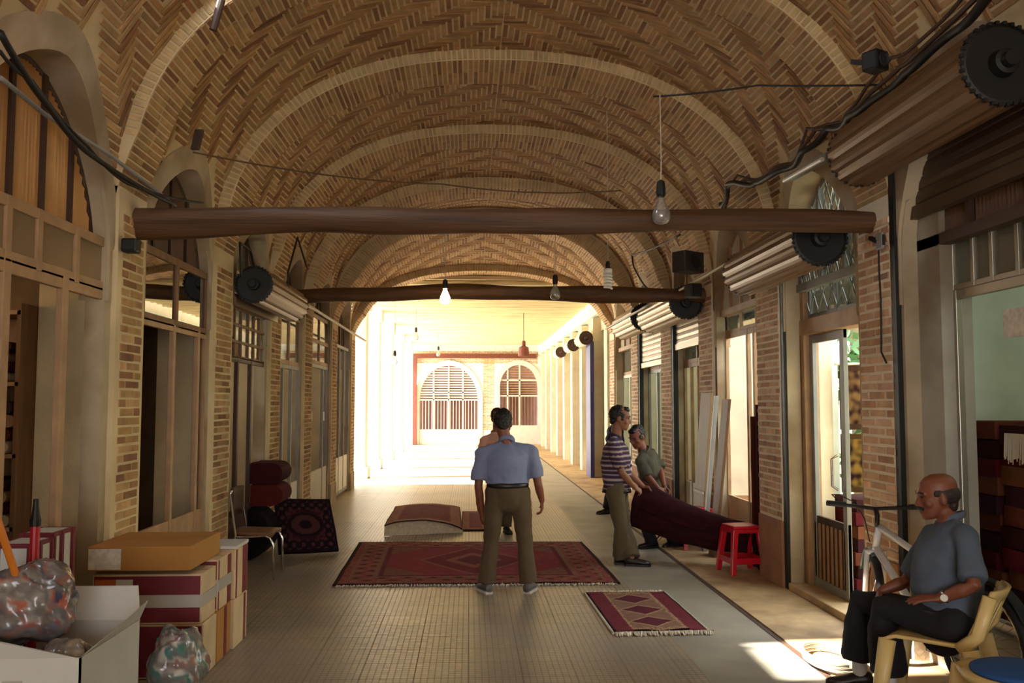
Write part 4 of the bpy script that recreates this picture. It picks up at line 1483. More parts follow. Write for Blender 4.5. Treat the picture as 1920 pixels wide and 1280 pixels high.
# ================================================================ STOOLS, CHAIRS
def stool(label, loc, rz, group=None):
    t = thing('plastic_stool', label, 'stool', loc, rz, group)
    h, w_, b_ = 0.46, 0.145, 0.19
    s_ = MB(); s_.prism([(-w_, -w_, h - 0.035), (w_, -w_, h - 0.035), (w_, w_, h - 0.035), (-w_, w_, h - 0.035)][::1], (0, 0, 0.035))
    s_.box(-w_ - 0.01, w_ + 0.01, -w_ - 0.01, w_ + 0.01, h - 0.07, h - 0.03)
    s_.build('seat', M['red'], t, bevel=0.012)
    for sx in (-1, 1):
        for sy in (-1, 1):
            l_ = MB()
            a, b = w_ - 0.02, b_ - 0.02
            q = 0.036
            for (ox, oy, wx, wy) in ((0, 0, q, q),):
                top = [(sx * a + i * q, sy * a + j * q, h - 0.05) for i, j in ((-.8, -.8), (.8, -.8), (.8, .8), (-.8, .8))]
                bot = [(sx * b + i * q, sy * b + j * q, 0.0) for i, j in ((-.65, -.65), (.65, -.65), (.65, .65), (-.65, .65))]
                l_.add(bot + top, [(3, 2, 1, 0), (4, 5, 6, 7), (0, 1, 5, 4), (1, 2, 6, 5), (2, 3, 7, 6), (3, 0, 4, 7)])
            l_.build('leg', M['red'], t, bevel=0.006)
    r = MB()
    z = 0.13
    k = w_ + (b_ - w_) * (1 - z / h) - 0.02
    for sg in (-1, 1):
        r.box(-k, k, sg * k - 0.012, sg * k + 0.012, z - 0.03, z + 0.03)
        r.box(sg * k - 0.012, sg * k + 0.012, -k, k, z - 0.03, z + 0.03)
    r.build('stretcher', M['red'], t, bevel=0.004)
    return t


s1 = stool('red plastic stool in front of the right brick pillar', at(1421, 1076, Z=0.012) + V((-0.12, 0.12, 0)), 0.15)
dup(s1, at(1328, 1030, Z=0.012) + V((-0.08, 0.12, 0)), -0.1, 'red plastic stool half hidden behind the carried carpet')

# metal tube chair on the left
ch = thing('metal_chair', 'chrome tube chair with brown seat and back beside the leaning carpet', 'chair', (-2.06, 8.95, 0), 0.0)
for sy in (-1, 1):
    y = sy * 0.21
    l_ = MB(); l_.tube([(-0.17, y, 0.84), (-0.19, y, 0.80), (-0.13, y, 0.42), (-0.20, y, 0.0)], 0.011, 8); l_.build('rear_leg', M['chrome'], ch, smooth=True)
    l_ = MB(); l_.tube([(-0.12, y, 0.40), (0.14, y, 0.41), (0.19, y, 0.39), (0.22, y, 0.33), (0.23, y, 0.0)], 0.011, 8); l_.build('front_leg', M['chrome'], ch, smooth=True)
b = MB(); b.grid(lambda i, j: (-0.175 - 0.03 * math.sin(math.pi * i), -0.20 + 0.40 * i, 0.58 + 0.27 * j), 8, 4); b.build('backrest', M['wood_dark'], ch, smooth=True, solid=0.03)
b = MB(); b.grid(lambda i, j: (-0.15 + 0.36 * j, -0.21 + 0.42 * i, 0.43 + 0.02 * math.sin(math.pi * i) - 0.015 * j), 8, 8); b.build('seat', M['wood_frame'], ch, smooth=True, solid=0.035)


def monobloc(label, loc, rz, cushion=False):
    """moulded plastic armchair, facing local +Y"""
    t = thing('plastic_chair', label, 'chair', loc, rz)
    sh_ = 0.43
    s_ = MB()

    def fs_(i, j):
        x = -0.22 + 0.44 * i; y = -0.2 + 0.42 * j
        k = 1 - 0.12 * j * 0
        return (x * k, y, sh_ + 0.02 * (abs(x) / 0.22) ** 2 - 0.012 + 0.012 * j - (0.03 * max(0, j - 0.85) / 0.15))
    s_.grid(fs_, 12, 12); s_.build('seat', M['plastic'], t, smooth=True, solid=0.018)
    for sx in (-1, 1):
        for (y0, y1, nm) in ((0.19, 0.25, 'front_leg'), (-0.2, -0.29, 'rear_leg')):
            l_ = MB()
            l_.tube([(sx * 0.21, y0, sh_ - 0.005), (sx * 0.225, (y0 + y1) / 2, 0.22), (sx * 0.245, y1, 0.0)], [(0.045, 0.028), (0.04, 0.026), (0.034, 0.022)], 8, side=(0, 1, 0))
            l_.build(nm, M['plastic'], t, smooth=True)
    for sx in (-1, 1):
        a = MB()
        if not cushion:
            a.tube([(sx * 0.21, -0.15, 0.42), (sx * 0.222, -0.24, 0.50), (sx * 0.225, -0.30, 0.70)], [(0.034, 0.02)] * 3, 8, side=(0, 1, 0))
            a.build('back_post', M['plastic'], t, smooth=True)
    b = MB()

    def fb(i, j):
        x = -0.22 + 0.44 * i
        z = 0.44 + (0.40 if cushion else 0.28) * j
        return (x * (1 - 0.15 * j ** 3), -0.225 - 0.13 * j + 0.05 * (abs(x) / 0.22) ** 2, z)
    if not cushion:
        b.grid(fb, 14, 10, skip=lambda i, j: 0.12 < j < 0.85 and 0.1 < i < 0.9 and int(i * 14) % 2 == 0)
    else:
        b.grid(fb, 14, 10, skip=lambda i, j: 0.1 < i < 0.9 and 0.06 < j < 0.66)
    b.build('backrest', M['plastic'], t, smooth=True, solid=0.02)
    if cushion:
        c = MB(); c.lathe([(0.18, 0.445), (0.205, 0.455), (0.205, 0.468), (0.18, 0.478), (0.001, 0.482)], None, 28); c.build('cushion', M['blue'], t, smooth=True, fix=True)
        r = MB(); r.lathe([(0.20, 0.40), (0.235, 0.41), (0.24, 0.44), (0.215, 0.455), (0.20, 0.45)], None, 28); r.build('seat_rim', M['plastic'], t, smooth=True, fix=True)
    return t


# ================================================================ CARTONS AND BAGS ON THE LEFT
def carton(label, x0, x1, y0, y1, z0, z1, m, faces='', bands=(), tapez=None, seam=True):
    t = thing('carton', label, 'box', ((x0 + x1) / 2, (y0 + y1) / 2, z0))
    w_, d, h = (x1 - x0) / 2, (y1 - y0) / 2, z1 - z0
    b = MB(); b.box(-w_, w_, -d, d, 0, h); b.build('body', m, t, bevel=0.006)
    e = 0.0025
    if 'f' in faces:   # red printed front
        p = MB(); p.box(-w_ + 0.01, w_ - 0.01, -d - e, -d, 0.012, h - 0.012); p.build('printed_panel', M['card_red'], t)
    if 'w' in faces:   # pale label at the left of the front
        p = MB(); p.box(-w_ + 0.01, -w_ + 0.2, -d - e, -d, 0.01, h - 0.012); p.build('label_sheet', M['paper'], t)
    if 'o' in faces:
        p = MB(); p.box(-w_ + 0.015, -w_ + 0.14, -d - 2 * e, -d, 0.02, h - 0.03); p.build('orange_panel', mat('orange_print', '#b4572a', rough=.6), t)
        p = MB(); p.box(-w_ + 0.14, -w_ + 0.24, -d - 2 * e, -d, 0.02, h - 0.03); p.build('grey_panel', M['card_white'], t)
    for (ya, yb) in bands:  # red strips down the side facing the passage
        p = MB(); p.box(w_, w_ + e, -d + ya, -d + yb, 0.005, h - 0.005); p.build('printed_strip', M['card_red'], t)
    if tapez is not None:
        p = MB(); p.box(-w_, w_ + 2 * e, -d - 2 * e, -d - e, tapez, tapez + 0.075); p.box(w_ + e, w_ + 2 * e, -d, d, tapez, tapez + 0.075); p.build('tape_strip', M['tape'], t)
    if seam:
        p = MB(); p.box(-w_ * .98, w_ * .98, -0.004, 0.004, h, h + 0.0015); p.build('seam', M['card_brown'], t)
    return t


carton('lower red-printed carton at the front of the stack, near the plastic bag', -2.26, -1.60, 5.66, 5.95, 0.002, 0.325, M['card_pale'], 'f')
carton('upper red-printed carton with tape at the front of the stack, under the brown box', -2.26, -1.61, 5.65, 5.95, 0.327, 0.625, M['card_pale'], 'fo', tapez=0.10)
carton('lower middle carton of the row with a dark open seam', -2.26, -1.60, 5.97, 6.29, 0.002, 0.33, M['card_brown'], '', bands=((0.16, 0.22),))
carton('upper middle carton of the row with a red stripe and clear tape', -2.24, -1.60, 5.97, 6.28, 0.332, 0.655, M['card_pale'], 'f', bands=((0.0, 0.02), (0.22, 0.3)), tapez=0.12)
carton('lower carton at the far end of the row, pale and torn', -2.22, -1.58, 6.31, 6.66, 0.002, 0.33, M['card_pale'], '', bands=((0.25, 0.3),))
carton('upper carton at the far end of the row under the grey lid', -2.22, -1.58, 6.31, 6.66, 0.332, 0.665, M['card_pale'], '', bands=((0.02, 0.05), (0.2, 0.33)))
ld = MB(); ld.box(-2.18, -1.57, 6.30, 6.64, 0.668, 0.69)
tag(ld.build('box_lid', M['card_white'], bevel=0.004), 'flat grey lid lying on the farthest upper carton', 'lid')
carton('flat brown cardboard box with white label, on top of the carton stack', -2.27, -1.66, 5.58, 6.22, 0.657, 0.80, M['card_brown'], 'w')
# red and white boxes at the glass
for k, (lab, y0) in enumerate((('red-edged white box against the left glass, near one of the pair', 4.56), ('red-edged white box against the left glass, far one of the pair', 4.80))):
    t = thing('carton', lab, 'box', (-2.20, y0 + 0.11, 0.002))
    for zz in (0,):
        b = MB(); b.box(-0.075, 0.075, -0.11, 0.11, 0, 0.97 + 0.02 * k); b.build('body', M['card_white'], t, bevel=0.005)
        p = MB()
        H_ = 0.97 + 0.02 * k
        for (xa, ya) in ((-0.077, -0.112), (0.077, -0.112), (0.077, 0.112), (0.077, -0.02)):
            p.box(xa - 0.012, xa + 0.012, ya - 0.012, ya + 0.012, 0.0, H_)
        for sg in (-1, 1):
            p.box(-0.08, 0.08, sg * 0.112 - 0.006, sg * 0.112 + 0.006, H_ - 0.02, H_ + 0.002); p.box(sg * 0.077 - 0.006, sg * 0.077 + 0.006, -0.112, 0.112, H_ - 0.02, H_ + 0.002)
        p.build('red_edging', M['card_red'], t)

# big white open carton
t = thing('open_carton', 'big white open carton full of plastic bags in the lower left corner', 'box', (-1.94, 4.26, 0))
b = MB()
x0, x1, y0, y1, h, tk = -0.335, 0.335, -0.34, 0.34, 0.60, 0.008
b.box(x0, x1, y0, y0 + tk, 0, h); b.box(x0, x1, y1 - tk, y1, 0, h); b.box(x0, x0 + tk, y0, y1, 0, h); b.box(x1 - tk, x1, y0, y1, 0, h); b.box(x0, x1, y0, y1, 0, tk)
b.build('body', M['card_white'], t)
f = MB(); f.prism([(x1 - tk, y0, h), (x1 - tk, y1, h), (x1 + 0.05, y1 - 0.06, h + 0.10), (x1 + 0.06, y0 + 0.1, h + 0.06)], (0.006, 0, 0.002)); f.build('side_flap', M['card_white'], t)
f = MB(); f.prism([(x0, y1 - tk, h), (x1, y1 - tk, h), (x1 - 0.05, y1 + 0.10, h + 0.14), (x0 + 0.05, y1 + 0.1, h + 0.14)], (0, 0.006, 0.002)); f.build('rear_flap', M['card_white'], t)
f = MB(); f.prism([(x0, y0, h), (x1 - 0.02, y0, h), (0.05, y0 - 0.03, h + 0.07), (x0, y0 - 0.05, h + 0.15)], (0, 0.006, 0)); f.build('front_flap', M['card_white'], t)
f = MB(); f.box(x0 + 0.02, x1 - 0.02, y0 - 0.003, y0, h - 0.14, h - 0.135); f.build('crease', M['steel_grey'], t)
f = MB(); f.box(0.02, 0.10, y0 - 0.003, y0, h - 0.115, h - 0.09); f.box(-0.16, -0.11, y0 - 0.003, y0, h - 0.26, h - 0.245); f.build('tape_scrap', M['tape'], t)


def bag(label, c, r, seed, pal, sq=(1, 1, 1)):
    random.seed(seed)
    mb = MB()
    n = 44
    vs, cs, fs = [], [], []
    for i in range(n + 1):
        p = math.pi * i / n
        for j in range(n * 2):
            q = 2 * math.pi * j / (n * 2)
            d = V((math.sin(p) * math.cos(q), math.sin(p) * math.sin(q), math.cos(p)))
            k = 1 + 0.24 * noise.noise(d * 1.6 + V((seed, 0, 0))) - 0.13 * abs(noise.noise(d * 2.9 + V((0, seed, 0)))) - 0.06 * abs(noise.noise(d * 6.5 + V((seed, seed, 0))))
            vs.append(V((d.x * r * sq[0], d.y * r * sq[1], d.z * r * sq[2])) * k)
            m = noise.noise(d * 1.8 + V((seed * 2, 5, 0))) + 0.15 * noise.noise(d * 5 + V((0, 0, seed)))
            idx = int((m * 0.5 + 0.5) * len(pal) * 1.3) % len(pal)
            t = min(0.8, max(0, 1.5 * abs(noise.noise(d * 2.6 + V((3, seed, 1))))))
            cs.append(mixc(lin('#6a6462'), pal[idx], t))
    w2 = n * 2
    for i in range(n):
        for j in range(w2):
            fs.append((i * w2 + j, (i + 1) * w2 + j, (i + 1) * w2 + (j + 1) % w2, i * w2 + (j + 1) % w2))
    mb.add(vs, fs); mb.c = cs
    o = mb.build('plastic_bag', M['bag'], smooth=True, fix=True)
    o.location = c
    return tag(o, label, 'bag')


PAL = [lin(h) for h in ('#8f8a86', '#a39a90', '#5e6a80', '#8e2f3a', '#9a948c', '#2c3350', '#b0523a', '#a8a29c', '#7a746e')]
PAL2 = [lin(h) for h in ('#c9c2b6', '#b8b0a2', '#8f8578', '#3f8078', '#cfc8bd', '#a0685a')]
PAL3 = [lin(h) for h in ('#8a8690', '#9c98a0', '#6d7488', '#8f8a86', '#a7a3a0', '#5c5560')]
bag('large bulging clear bag with colourful contents on top of the white carton', (-1.97, 4.24, 0.76), 0.215, 3, PAL, (1, 1, 0.86))
bag('pale crumpled bag at the left of the white carton', (-2.16, 4.05, 0.60), 0.15, 8, PAL3, (0.9, 1, 0.9))
bag('clear bag showing at the front right corner of the white carton', (-1.74, 4.08, 0.54), 0.125, 5, [lin(h) for h in ('#a08f78', '#b59c7c', '#8c8078', '#9a8a70')], (1, 1, 0.8))
bag('white and teal plastic bag on the floor beside the white carton', (-1.60, 5.18, 0.215), 0.19, 12, PAL2, (0.85, 1, 1.12))

pl = thing('pump', 'red upright pole with black top standing behind the plastic bag', 'pole', (0, 0, 0))
p = at(68, 935, Y=4.5)
b = MB(); b.tube([(p.x, 4.5, 0.02), (p.x, 4.5, p.z - 0.13)], 0.022, 12); b.build('shaft', M['redpole'], pl, smooth=False)
b = MB(); b.lathe([(0.024, 0), (0.026, 0.03), (0.02, 0.05), (0.014, 0.09), (0.012, 0.13)], Matrix.Translation((p.x, 4.5, p.z - 0.13)), 12); b.build('cap', M['black'], pl, fix=True)
b = MB(); p1, p2 = at(2, 995, Y=4.02), at(32, 1085, Y=4.12); b.tube([p1 + (p1 - p2) * 0.8, p2 + (p2 - p1) * 1.2], 0.016, 10)
tag(b.build('broom_handle', M['orange']), 'orange stick slanting into the white carton at the left edge', 'stick')

# leaning boards and goods at the right fronts
bd = thing('leaning_board', 'tall plywood panel leaning on the right brick pillar past the red stools', 'board', (0, 0, 0))
p0, p1 = at(1303, 990, X=2.62), at(1334, 1002, X=2.66)
q0, q1 = V((2.79, 9.86 + 0.75, 1.78)), V((2.79, 9.86 + 0.35, 1.78))
b = MB(); b.prism([(2.63, 10.78, 0.013), (2.63, 10.32, 0.013), (2.775, 10.32, 1.78), (2.775, 10.78, 1.78)], (0.03, 0, 0.003)); b.build('panel', M['ply'], bd, bevel=0.003)
b = MB(); b.box(2.662, 2.672, 10.32, 10.78, 0.62, 0.65); b.build('white_strip', M['white'], bd)
b = MB(); b.prism([(2.60, 10.17, 0.013), (2.60, 10.10, 0.013), (2.765, 10.10, 1.74), (2.765, 10.17, 1.74)], (0.04, 0, 0.003))
tag(b.build('leaning_board', M['steel_grey'], bevel=0.003), 'narrow grey plank leaning beside the tall plywood panel', 'board')
b = MB(); b.prism([(2.62, 9.95, 0.013), (2.62, 9.70, 0.013), (2.80, 9.70, 1.70), (2.80, 9.95, 1.70)], (0.03, 0, 0.003))
tag(b.build('leaning_board', M['wood_frame'], bevel=0.003), 'dark brown plank leaning nearest the pale shopfront door', 'board')


def rug_roll(label, x, y, h, r, col, seed):
    random.seed(seed)
    mb = MB()

    def fn(i, j):
        a = j * 2 * math.pi * 3
        rr = r * (1 - 0.2 * j) + 0.004 * noise.noise(V((i * 5, a, seed)))
        return (x + rr * math.cos(a), y + rr * math.sin(a), 0.022 + h * i)
    mb.grid(fn, 20, 90, colfn=lambda i, j: mixc(col, DARK, 0.4 + 0.5 * noise.noise(V((i * 20, j * 40, seed)))))
    return tag(mb.build('rolled_rug', M['carpet'], smooth=True, solid=0.01), label, 'rug')


rug_roll('tall dark rolled rug standing in the pale shopfront by the right pillar', 2.93, 8.95, 1.62, 0.075, lin('#4a1a20'), 1)
rug_roll('second dark rolled rug standing farther inside the pale shopfront doorway', 2.93, 9.13, 1.5, 0.07, lin('#5a2822'), 2)
# rugs for sale seen through the near right window
random.seed(21)
cols = [lin('#5a1a22'), lin('#3a1a1c'), lin('#6e3a2c'), lin('#40202a'), lin('#7a4a34')]
for k, (lab, y, h, n_) in enumerate((('stack of folded dark red rugs inside the near right window, left of the mullion', 5.81, 1.52, 13), ('stack of folded rugs inside the near right window, right of the mullion', 5.36, 1.50, 12))):
    folded_pile('rug_stack', lab, 'rugs', (3.60, y, 0.02 + h / 2), (0.55, 0.40, h), n_, cols)
dw = MB(); 
for i in range(22):
    y = 5.27 + i * 0.010
    dw.tube([(3.305, y, 1.47), (3.295, y + random.uniform(-.004, .004), 1.28 + random.uniform(0, .05))], 0.003, 4)
tag(dw.build('rug_fringe', M['fringe']), 'pale fringe hanging over the folded rugs in the near right window', 'fringe')
nt_ = MB(); nt_.box(3.02, 3.024, 4.78, 4.98, 2.02, 2.18); tag(nt_.build('paper_notice', M['paper']), 'paper notice taped on the near right window', 'notice')
random.seed(4)
folded_pile('rug_stack', 'stack of patterned rugs seen beside the open glazed door', 'rugs', (3.66, 8.08, 0.42), (0.6, 0.5, 0.8), 7, cols)
# patterned rugs hung in the glazed doorway
for k, (lab, z0, z1, c) in enumerate((('upper patterned rug hanging inside the glazed doorway', 1.42, 2.0, lin('#7a5a34')), ('lower patterned rug hanging inside the glazed doorway', 0.86, 1.38, lin('#8a6a2c')))):
    mb = MB()
    mb.grid(lambda i, j: (3.34 + 0.5 * i, 8.05 + 0.01 * math.sin(i * 12), z0 + (z1 - z0) * j), 50, 50,
            colfn=lambda i, j: mixc(c, DARK, min(1, max(0, 0.5 + 1.4 * noise.noise(V((i * 9, j * 9, k * 7))))) if min(i, 1 - i, j, 1 - j) > 0.08 else 0.8))
    tag(mb.build('hanging_rug', M['carpet'], solid=0.012), lab, 'rug')
rod = MB(); rod.tube([(3.3, 8.05, 2.01), (3.95, 8.05, 2.01)], 0.012, 8); tag(rod.build('rug_rail', M['whitewire']), 'pale rail carrying the rugs inside the glazed doorway', 'rail')
# shrub outside the back window of that shop
sb = thing('shrub', 'leafy green shrub seen through the glazed door on the right', 'plant', (4.15, 9.0, 0))
random.seed(9)
lf = MB()
for i in range(420):
    d = V((random.gauss(0, .22), random.gauss(0, .3), random.gauss(0, .38)))
    c = d + V((0, 0, 1.7))
    a = V((random.uniform(-1, 1), random.uniform(-1, 1), random.uniform(-1, 1))).normalized() * 0.11
    b_ = a.orthogonal().normalized() * 0.04
    lf.add([c - a, c + b_, c + a, c - b_], [(0, 1, 2, 3)])
lf.build('foliage', M['leaf'], sb)
st = MB()
for i in range(5): st.tube([(0, 0, 0), (random.uniform(-.15, .15), random.uniform(-.2, .2), 1.6)], 0.025, 6)
st.build('stem', M['wood_dark'], sb)
# shelf of folded rugs inside the nearest left shop
shf = thing('shelf_unit', 'dim shelf unit behind the nearest left glass', 'shelf', (-3.10, 5.86, 0.02))
b = MB()
for z in (0.42, 0.86, 1.30, 1.74, 2.18): b.box(-0.34, 0.34, -0.17, 0.17, z, z + 0.025)
b.build('shelf_board', M['wood_light'], shf)
b = MB()
for x in (-0.34, 0.32): b.box(x, x + 0.025, -0.17, 0.17, 0, 2.25)
b.box(-0.34, 0.34, 0.16, 0.175, 0, 2.25)
b.build('side_panel', M['wood_frame'], shf)
random.seed(31)
for k, (z, lab) in enumerate(((0.465, 'lowest'), (0.905, 'second lowest'), (1.345, 'second highest'), (1.785, 'highest'))):
    h = random.uniform(0.24, 0.32)
    folded_pile('rug_stack', '%s pile of folded rugs on the shelf behind the nearest left glass' % lab, 'rugs', (-3.10 + random.uniform(-.03, .03), 5.84, 0.002 + z + h / 2), (0.58, 0.30, h), 4, [lin('#b09878'), lin('#5c2a22'), lin('#8a6a4c'), lin('#3c2a24')])
pendant('lit bulb glowing inside the nearest left shop', (-3.3, 5.9 - 0.45, 3.62), 2.18, lit=True, s=1.2, pw=9)


# ================================================================ BICYCLE
def bicycle(label, rear, front, lean, steer=0.0):
    rear, front = V(rear), V(front)
    d = front - rear
    yaw = math.atan2(d.y, d.x)
    t = thing('bicycle', label, 'bicycle', (rear.x, rear.y, 0.0), yaw)
    Mx = Matrix.Rotation(lean, 4, 'X')
    wb = math.hypot(d.x, d.y)
    R_ = 0.335

    def T(x, y, z): return Mx @ V((x, y, z))
    cs_, sn_ = math.cos(steer), math.sin(steer)

    def TF(x, y, z):
        """front assembly, turned about the steering axis"""
        x0 = wb - 0.12
        return Mx @ V((x0 + (x - x0) * cs_ - y * sn_, (x - x0) * sn_ + y * cs_, z))

    def tubes(name, segs, m, parent=t, n=10, T=T):
        b = MB()
        for pts, r in segs: b.tube([T(*p) for p in pts], r, n)
        return b.build(name, m, parent, smooth=True)
    for nm, cx, T_ in (('rear_wheel', 0.0, T), ('front_wheel', wb, TF)):
        ty = MB()
        n1, n2 = 48, 10
        vs, fs = [], []
        for i in range(n1):
            a = 2 * math.pi * i / n1
            for j in range(n2):
                b_ = 2 * math.pi * j / n2
                rr = R_ - 0.026 + 0.026 * math.cos(b_)
                vs.append(T_(cx + rr * math.cos(a), 0.025 * math.sin(b_), R_ + rr * math.sin(a)))
        for i in range(n1):
            for j in range(n2):
                fs.append((i * n2 + j, ((i + 1) % n1) * n2 + j, ((i + 1) % n1) * n2 + (j + 1) % n2, i * n2 + (j + 1) % n2))
        ty.add(vs, fs)
        wo = ty.build(nm, M['rubber'], t, smooth=True)
        rm = MB()
        ring = [T_(cx + (R_ - 0.058) * math.cos(2 * math.pi * i / 48), 0, R_ + (R_ - 0.058) * math.sin(2 * math.pi * i / 48)) for i in range(49)]
        rm.tube(ring, [(0.012, 0.010)] * 49, 8, cap=False); rm.build('rim', M['chrome'], wo, smooth=True)
        sp = MB()
        for i in range(32):
            a = 2 * math.pi * i / 32
            sg = 1 if i % 2 else -1
            sp.tube([T_(cx + 0.02 * math.cos(a + 0.8 * sg), 0.028 * sg, R_ + 0.02 * math.sin(a + 0.8 * sg)), T_(cx + (R_ - 0.06) * math.cos(a), 0, R_ + (R_ - 0.06) * math.sin(a))], 0.0014, 4)
        sp.build('spokes', M['chrome'], wo)
        hb = MB(); hb.tube([T_(cx, -0.06, R_), T_(cx, 0.06, R_)], 0.02, 10); hb.build('hub', M['steel_grey'], wo)
    bb = (0.43, 0, 0.30); st = (0.31, 0, 0.72); hd0 = (wb - 0.115, 0, 0.72); hd1 = (wb - 0.15, 0, 0.86)
    tubes('frame', [([bb, st], 0.017), ([(0.315, 0, 0.68), hd1], 0.021), ([bb, hd0], 0.026), ([hd0, hd1], 0.024),
                    ([(0, 0.055, R_), (0.38, 0.03, 0.30), bb], 0.011), ([(0, -0.055, R_), (0.38, -0.03, 0.30), bb], 0.011),
                    ([(0, 0.055, R_), (0.31, 0.02, 0.68)], 0.009), ([(0, -0.055, R_), (0.31, -0.02, 0.68)], 0.009)], M['bikewhite'])
    tubes('fork', [([hd0, (wb - 0.09, 0, 0.69)], 0.022), ([(wb - 0.10, -0.055, 0.69), (wb - 0.10, 0.055, 0.69)], 0.016),
                   ([(wb - 0.10, 0.055, 0.70), (wb, 0.055, R_)], 0.017), ([(wb - 0.10, -0.055, 0.70), (wb, -0.055, R_)], 0.017)], M['bikewhite'], T=TF)
    fd = MB()
    fd.grid(lambda i, j: TF(wb + (R_ + 0.03) * math.cos(0.5 + 1.5 * i), -0.035 + 0.07 * j, R_ + (R_ + 0.03) * math.sin(0.5 + 1.5 * i) + 0.01 * math.sin(math.pi * j)), 16, 5)
    fd.build('mudguard', M['fender'], t, smooth=True, solid=0.004)
    fd = MB()
    fd.grid(lambda i, j: T((R_ + 0.03) * math.cos(1.0 + 1.6 * i), -0.035 + 0.07 * j, R_ + (R_ + 0.03) * math.sin(1.0 + 1.6 * i) + 0.01 * math.sin(math.pi * j)), 16, 5)
    fd.build('mudguard', M['rubber'], t, smooth=True, solid=0.004)
    hb = tubes('handlebar', [([hd1, (wb - 0.165, 0, 0.93), (wb - 0.11, 0, 0.97)], 0.016), ([(wb - 0.17, 0.30, 1.0), (wb - 0.13, 0.10, 0.98), (wb - 0.11, 0, 0.97), (wb - 0.13, -0.10, 0.98), (wb - 0.17, -0.30, 1.0)], 0.012)], M['black'], T=TF)
    for sg in (-1, 1):
        g = MB(); g.tube([TF(wb - 0.152, 0.19 * sg, 0.992), TF(wb - 0.172, 0.31 * sg, 1.001)], 0.018, 10); g.build('grip', M['rubber'], hb)
        g = MB(); g.tube([TF(wb - 0.10, 0.13 * sg, 0.99), TF(wb - 0.07, 0.17 * sg, 0.985), TF(wb - 0.10, 0.27 * sg, 0.98)], 0.006, 6); g.build('brake_lever', M['chrome'], hb)
    g = MB(); g.tube([TF(wb - 0.17, 0.24, 1.02), TF(wb - 0.11, 0.27, 1.05), TF(wb - 0.02, 0.22, 1.045), TF(wb + 0.0, 0.12, 1.0), TF(wb - 0.05, 0.06, 0.9), TF(wb - 0.06, 0.03, 0.75)], 0.004, 6); g.build('brake_cable', M['cable'], hb, smooth=True)
    tubes('seat_post', [([st, (0.285, 0, 0.80)], 0.013)], M['chrome'])
    sd = MB()

    def fsd(i, j):
        x = 0.15 + 0.27 * i
        w_ = 0.07 * (1 - i) ** 0.6 + 0.02
        a = math.pi * j
        return T(x, w_ * math.cos(a), 0.80 + 0.045 * math.sin(a) + 0.015 * (1 - i))
    sd.grid(fsd, 12, 10); sd.build('saddle', M['black'], t, smooth=True, solid=0.012)
    cr = MB()
    cr.lathe([(0.085, -0.045), (0.09, -0.043), (0.09, -0.04), (0.02, -0.038)], Matrix.Translation(T(*bb)) @ Mx @ Matrix.Rotation(math.pi / 2, 4, 'X') @ Matrix.Scale(-1, 4, (0, 0, 1)), 28)
    cr.build('chainring', M['steel_grey'], t, fix=True)
    cs = MB(); cs.lathe([(0.055, 0.03), (0.055, 0.034), (0.02, 0.05)], Matrix.Translation(T(0, 0, R_)) @ Mx @ Matrix.Rotation(math.pi / 2, 4, 'X'), 20); cs.build('cassette', M['rubber'], t, fix=True)
    tubes('chain', [([(0, -0.045, R_ + 0.05), (0.43, -0.045, 0.39)], 0.005), ([(0.03, -0.05, R_ - 0.17), (0.43, -0.045, 0.21)], 0.005)], M['rubber'], n=6)
    tubes('derailleur', [([(0.0, -0.06, R_ - 0.02), (0.03, -0.06, R_ - 0.09), (0.03, -0.055, R_ - 0.18)], 0.014)], M['rubber'])
    tubes('crank', [([(0.43, -0.07, 0.30), (0.43 + 0.1, -0.07, 0.17)], 0.011), ([(0.43, 0.07, 0.30), (0.43 - 0.1, 0.07, 0.43)], 0.011), ([(0.43, -0.07, 0.30), (0.43, 0.07, 0.30)], 0.012)], M['steel_grey'])
    for q, (x, z, y) in enumerate(((0.53, 0.17, -0.12), (0.33, 0.43, 0.12))):
        p = MB(); p.obox(T(x, y, z), (0.045, 0, 0), (0, 0.04, 0), (0, 0, 0.012)); p.build('pedal', M['rubber'], t, bevel=0.004)
    return t


bicycle('white bicycle parked behind the seated man, along the right shop window', (2.80, 4.92, 0), (2.60, 5.95, 0), 0.02, -0.45)
cl = MB()
cl.tube([(2.3 + 0.16 * math.cos(a * 0.35), 5.75 + 0.3 * math.sin(a * 0.35), 0.022 + 0.0012 * a) for a in range(0, 50)], 0.009, 6)
tag(cl.build('cable_coil', M['whitewire'], smooth=True), 'coil of pale hose on the floor behind the seated man', 'hose')

# ================================================================ PEOPLE
def fuse(mb, voxel, smooth=3, wrinkle=0.0, wscale=9.0, seed=0.0):
    """one continuous surface from overlapping limbs"""
    o = mb.build('tmp_body', M['skin'], fix=True)
    m = o.modifiers.new('r', 'REMESH'); m.mode = 'VOXEL'; m.voxel_size = voxel
    m = o.modifiers.new('s', 'SMOOTH'); m.factor = 0.5; m.iterations = smooth
    dg = bpy.context.evaluated_depsgraph_get()
    me = bpy.data.meshes.new_from_object(o.evaluated_get(dg))
    out = MB()
    vs = [v.co.copy() for v in me.vertices]
    if wrinkle:
        ns = [v.normal.copy() for v in me.vertices]
        vs = [v + n * wrinkle * (noise.noise(V((v.x * wscale, v.y * wscale, v.z * wscale * 1.7 + seed))) + 0.6 * noise.noise(v * wscale * 2.3)) for v, n in zip(vs, ns)]
    out.v = [tuple(v) for v in vs]
    out.f = [tuple(p.vertices) for p in me.polygons]
    out.m = [0] * len(out.f)
    out.c = [(1, 1, 1)] * len(out.v)
    old = o.data
    bpy.data.objects.remove(o); bpy.data.meshes.remove(old); bpy.data.meshes.remove(me)
    return out


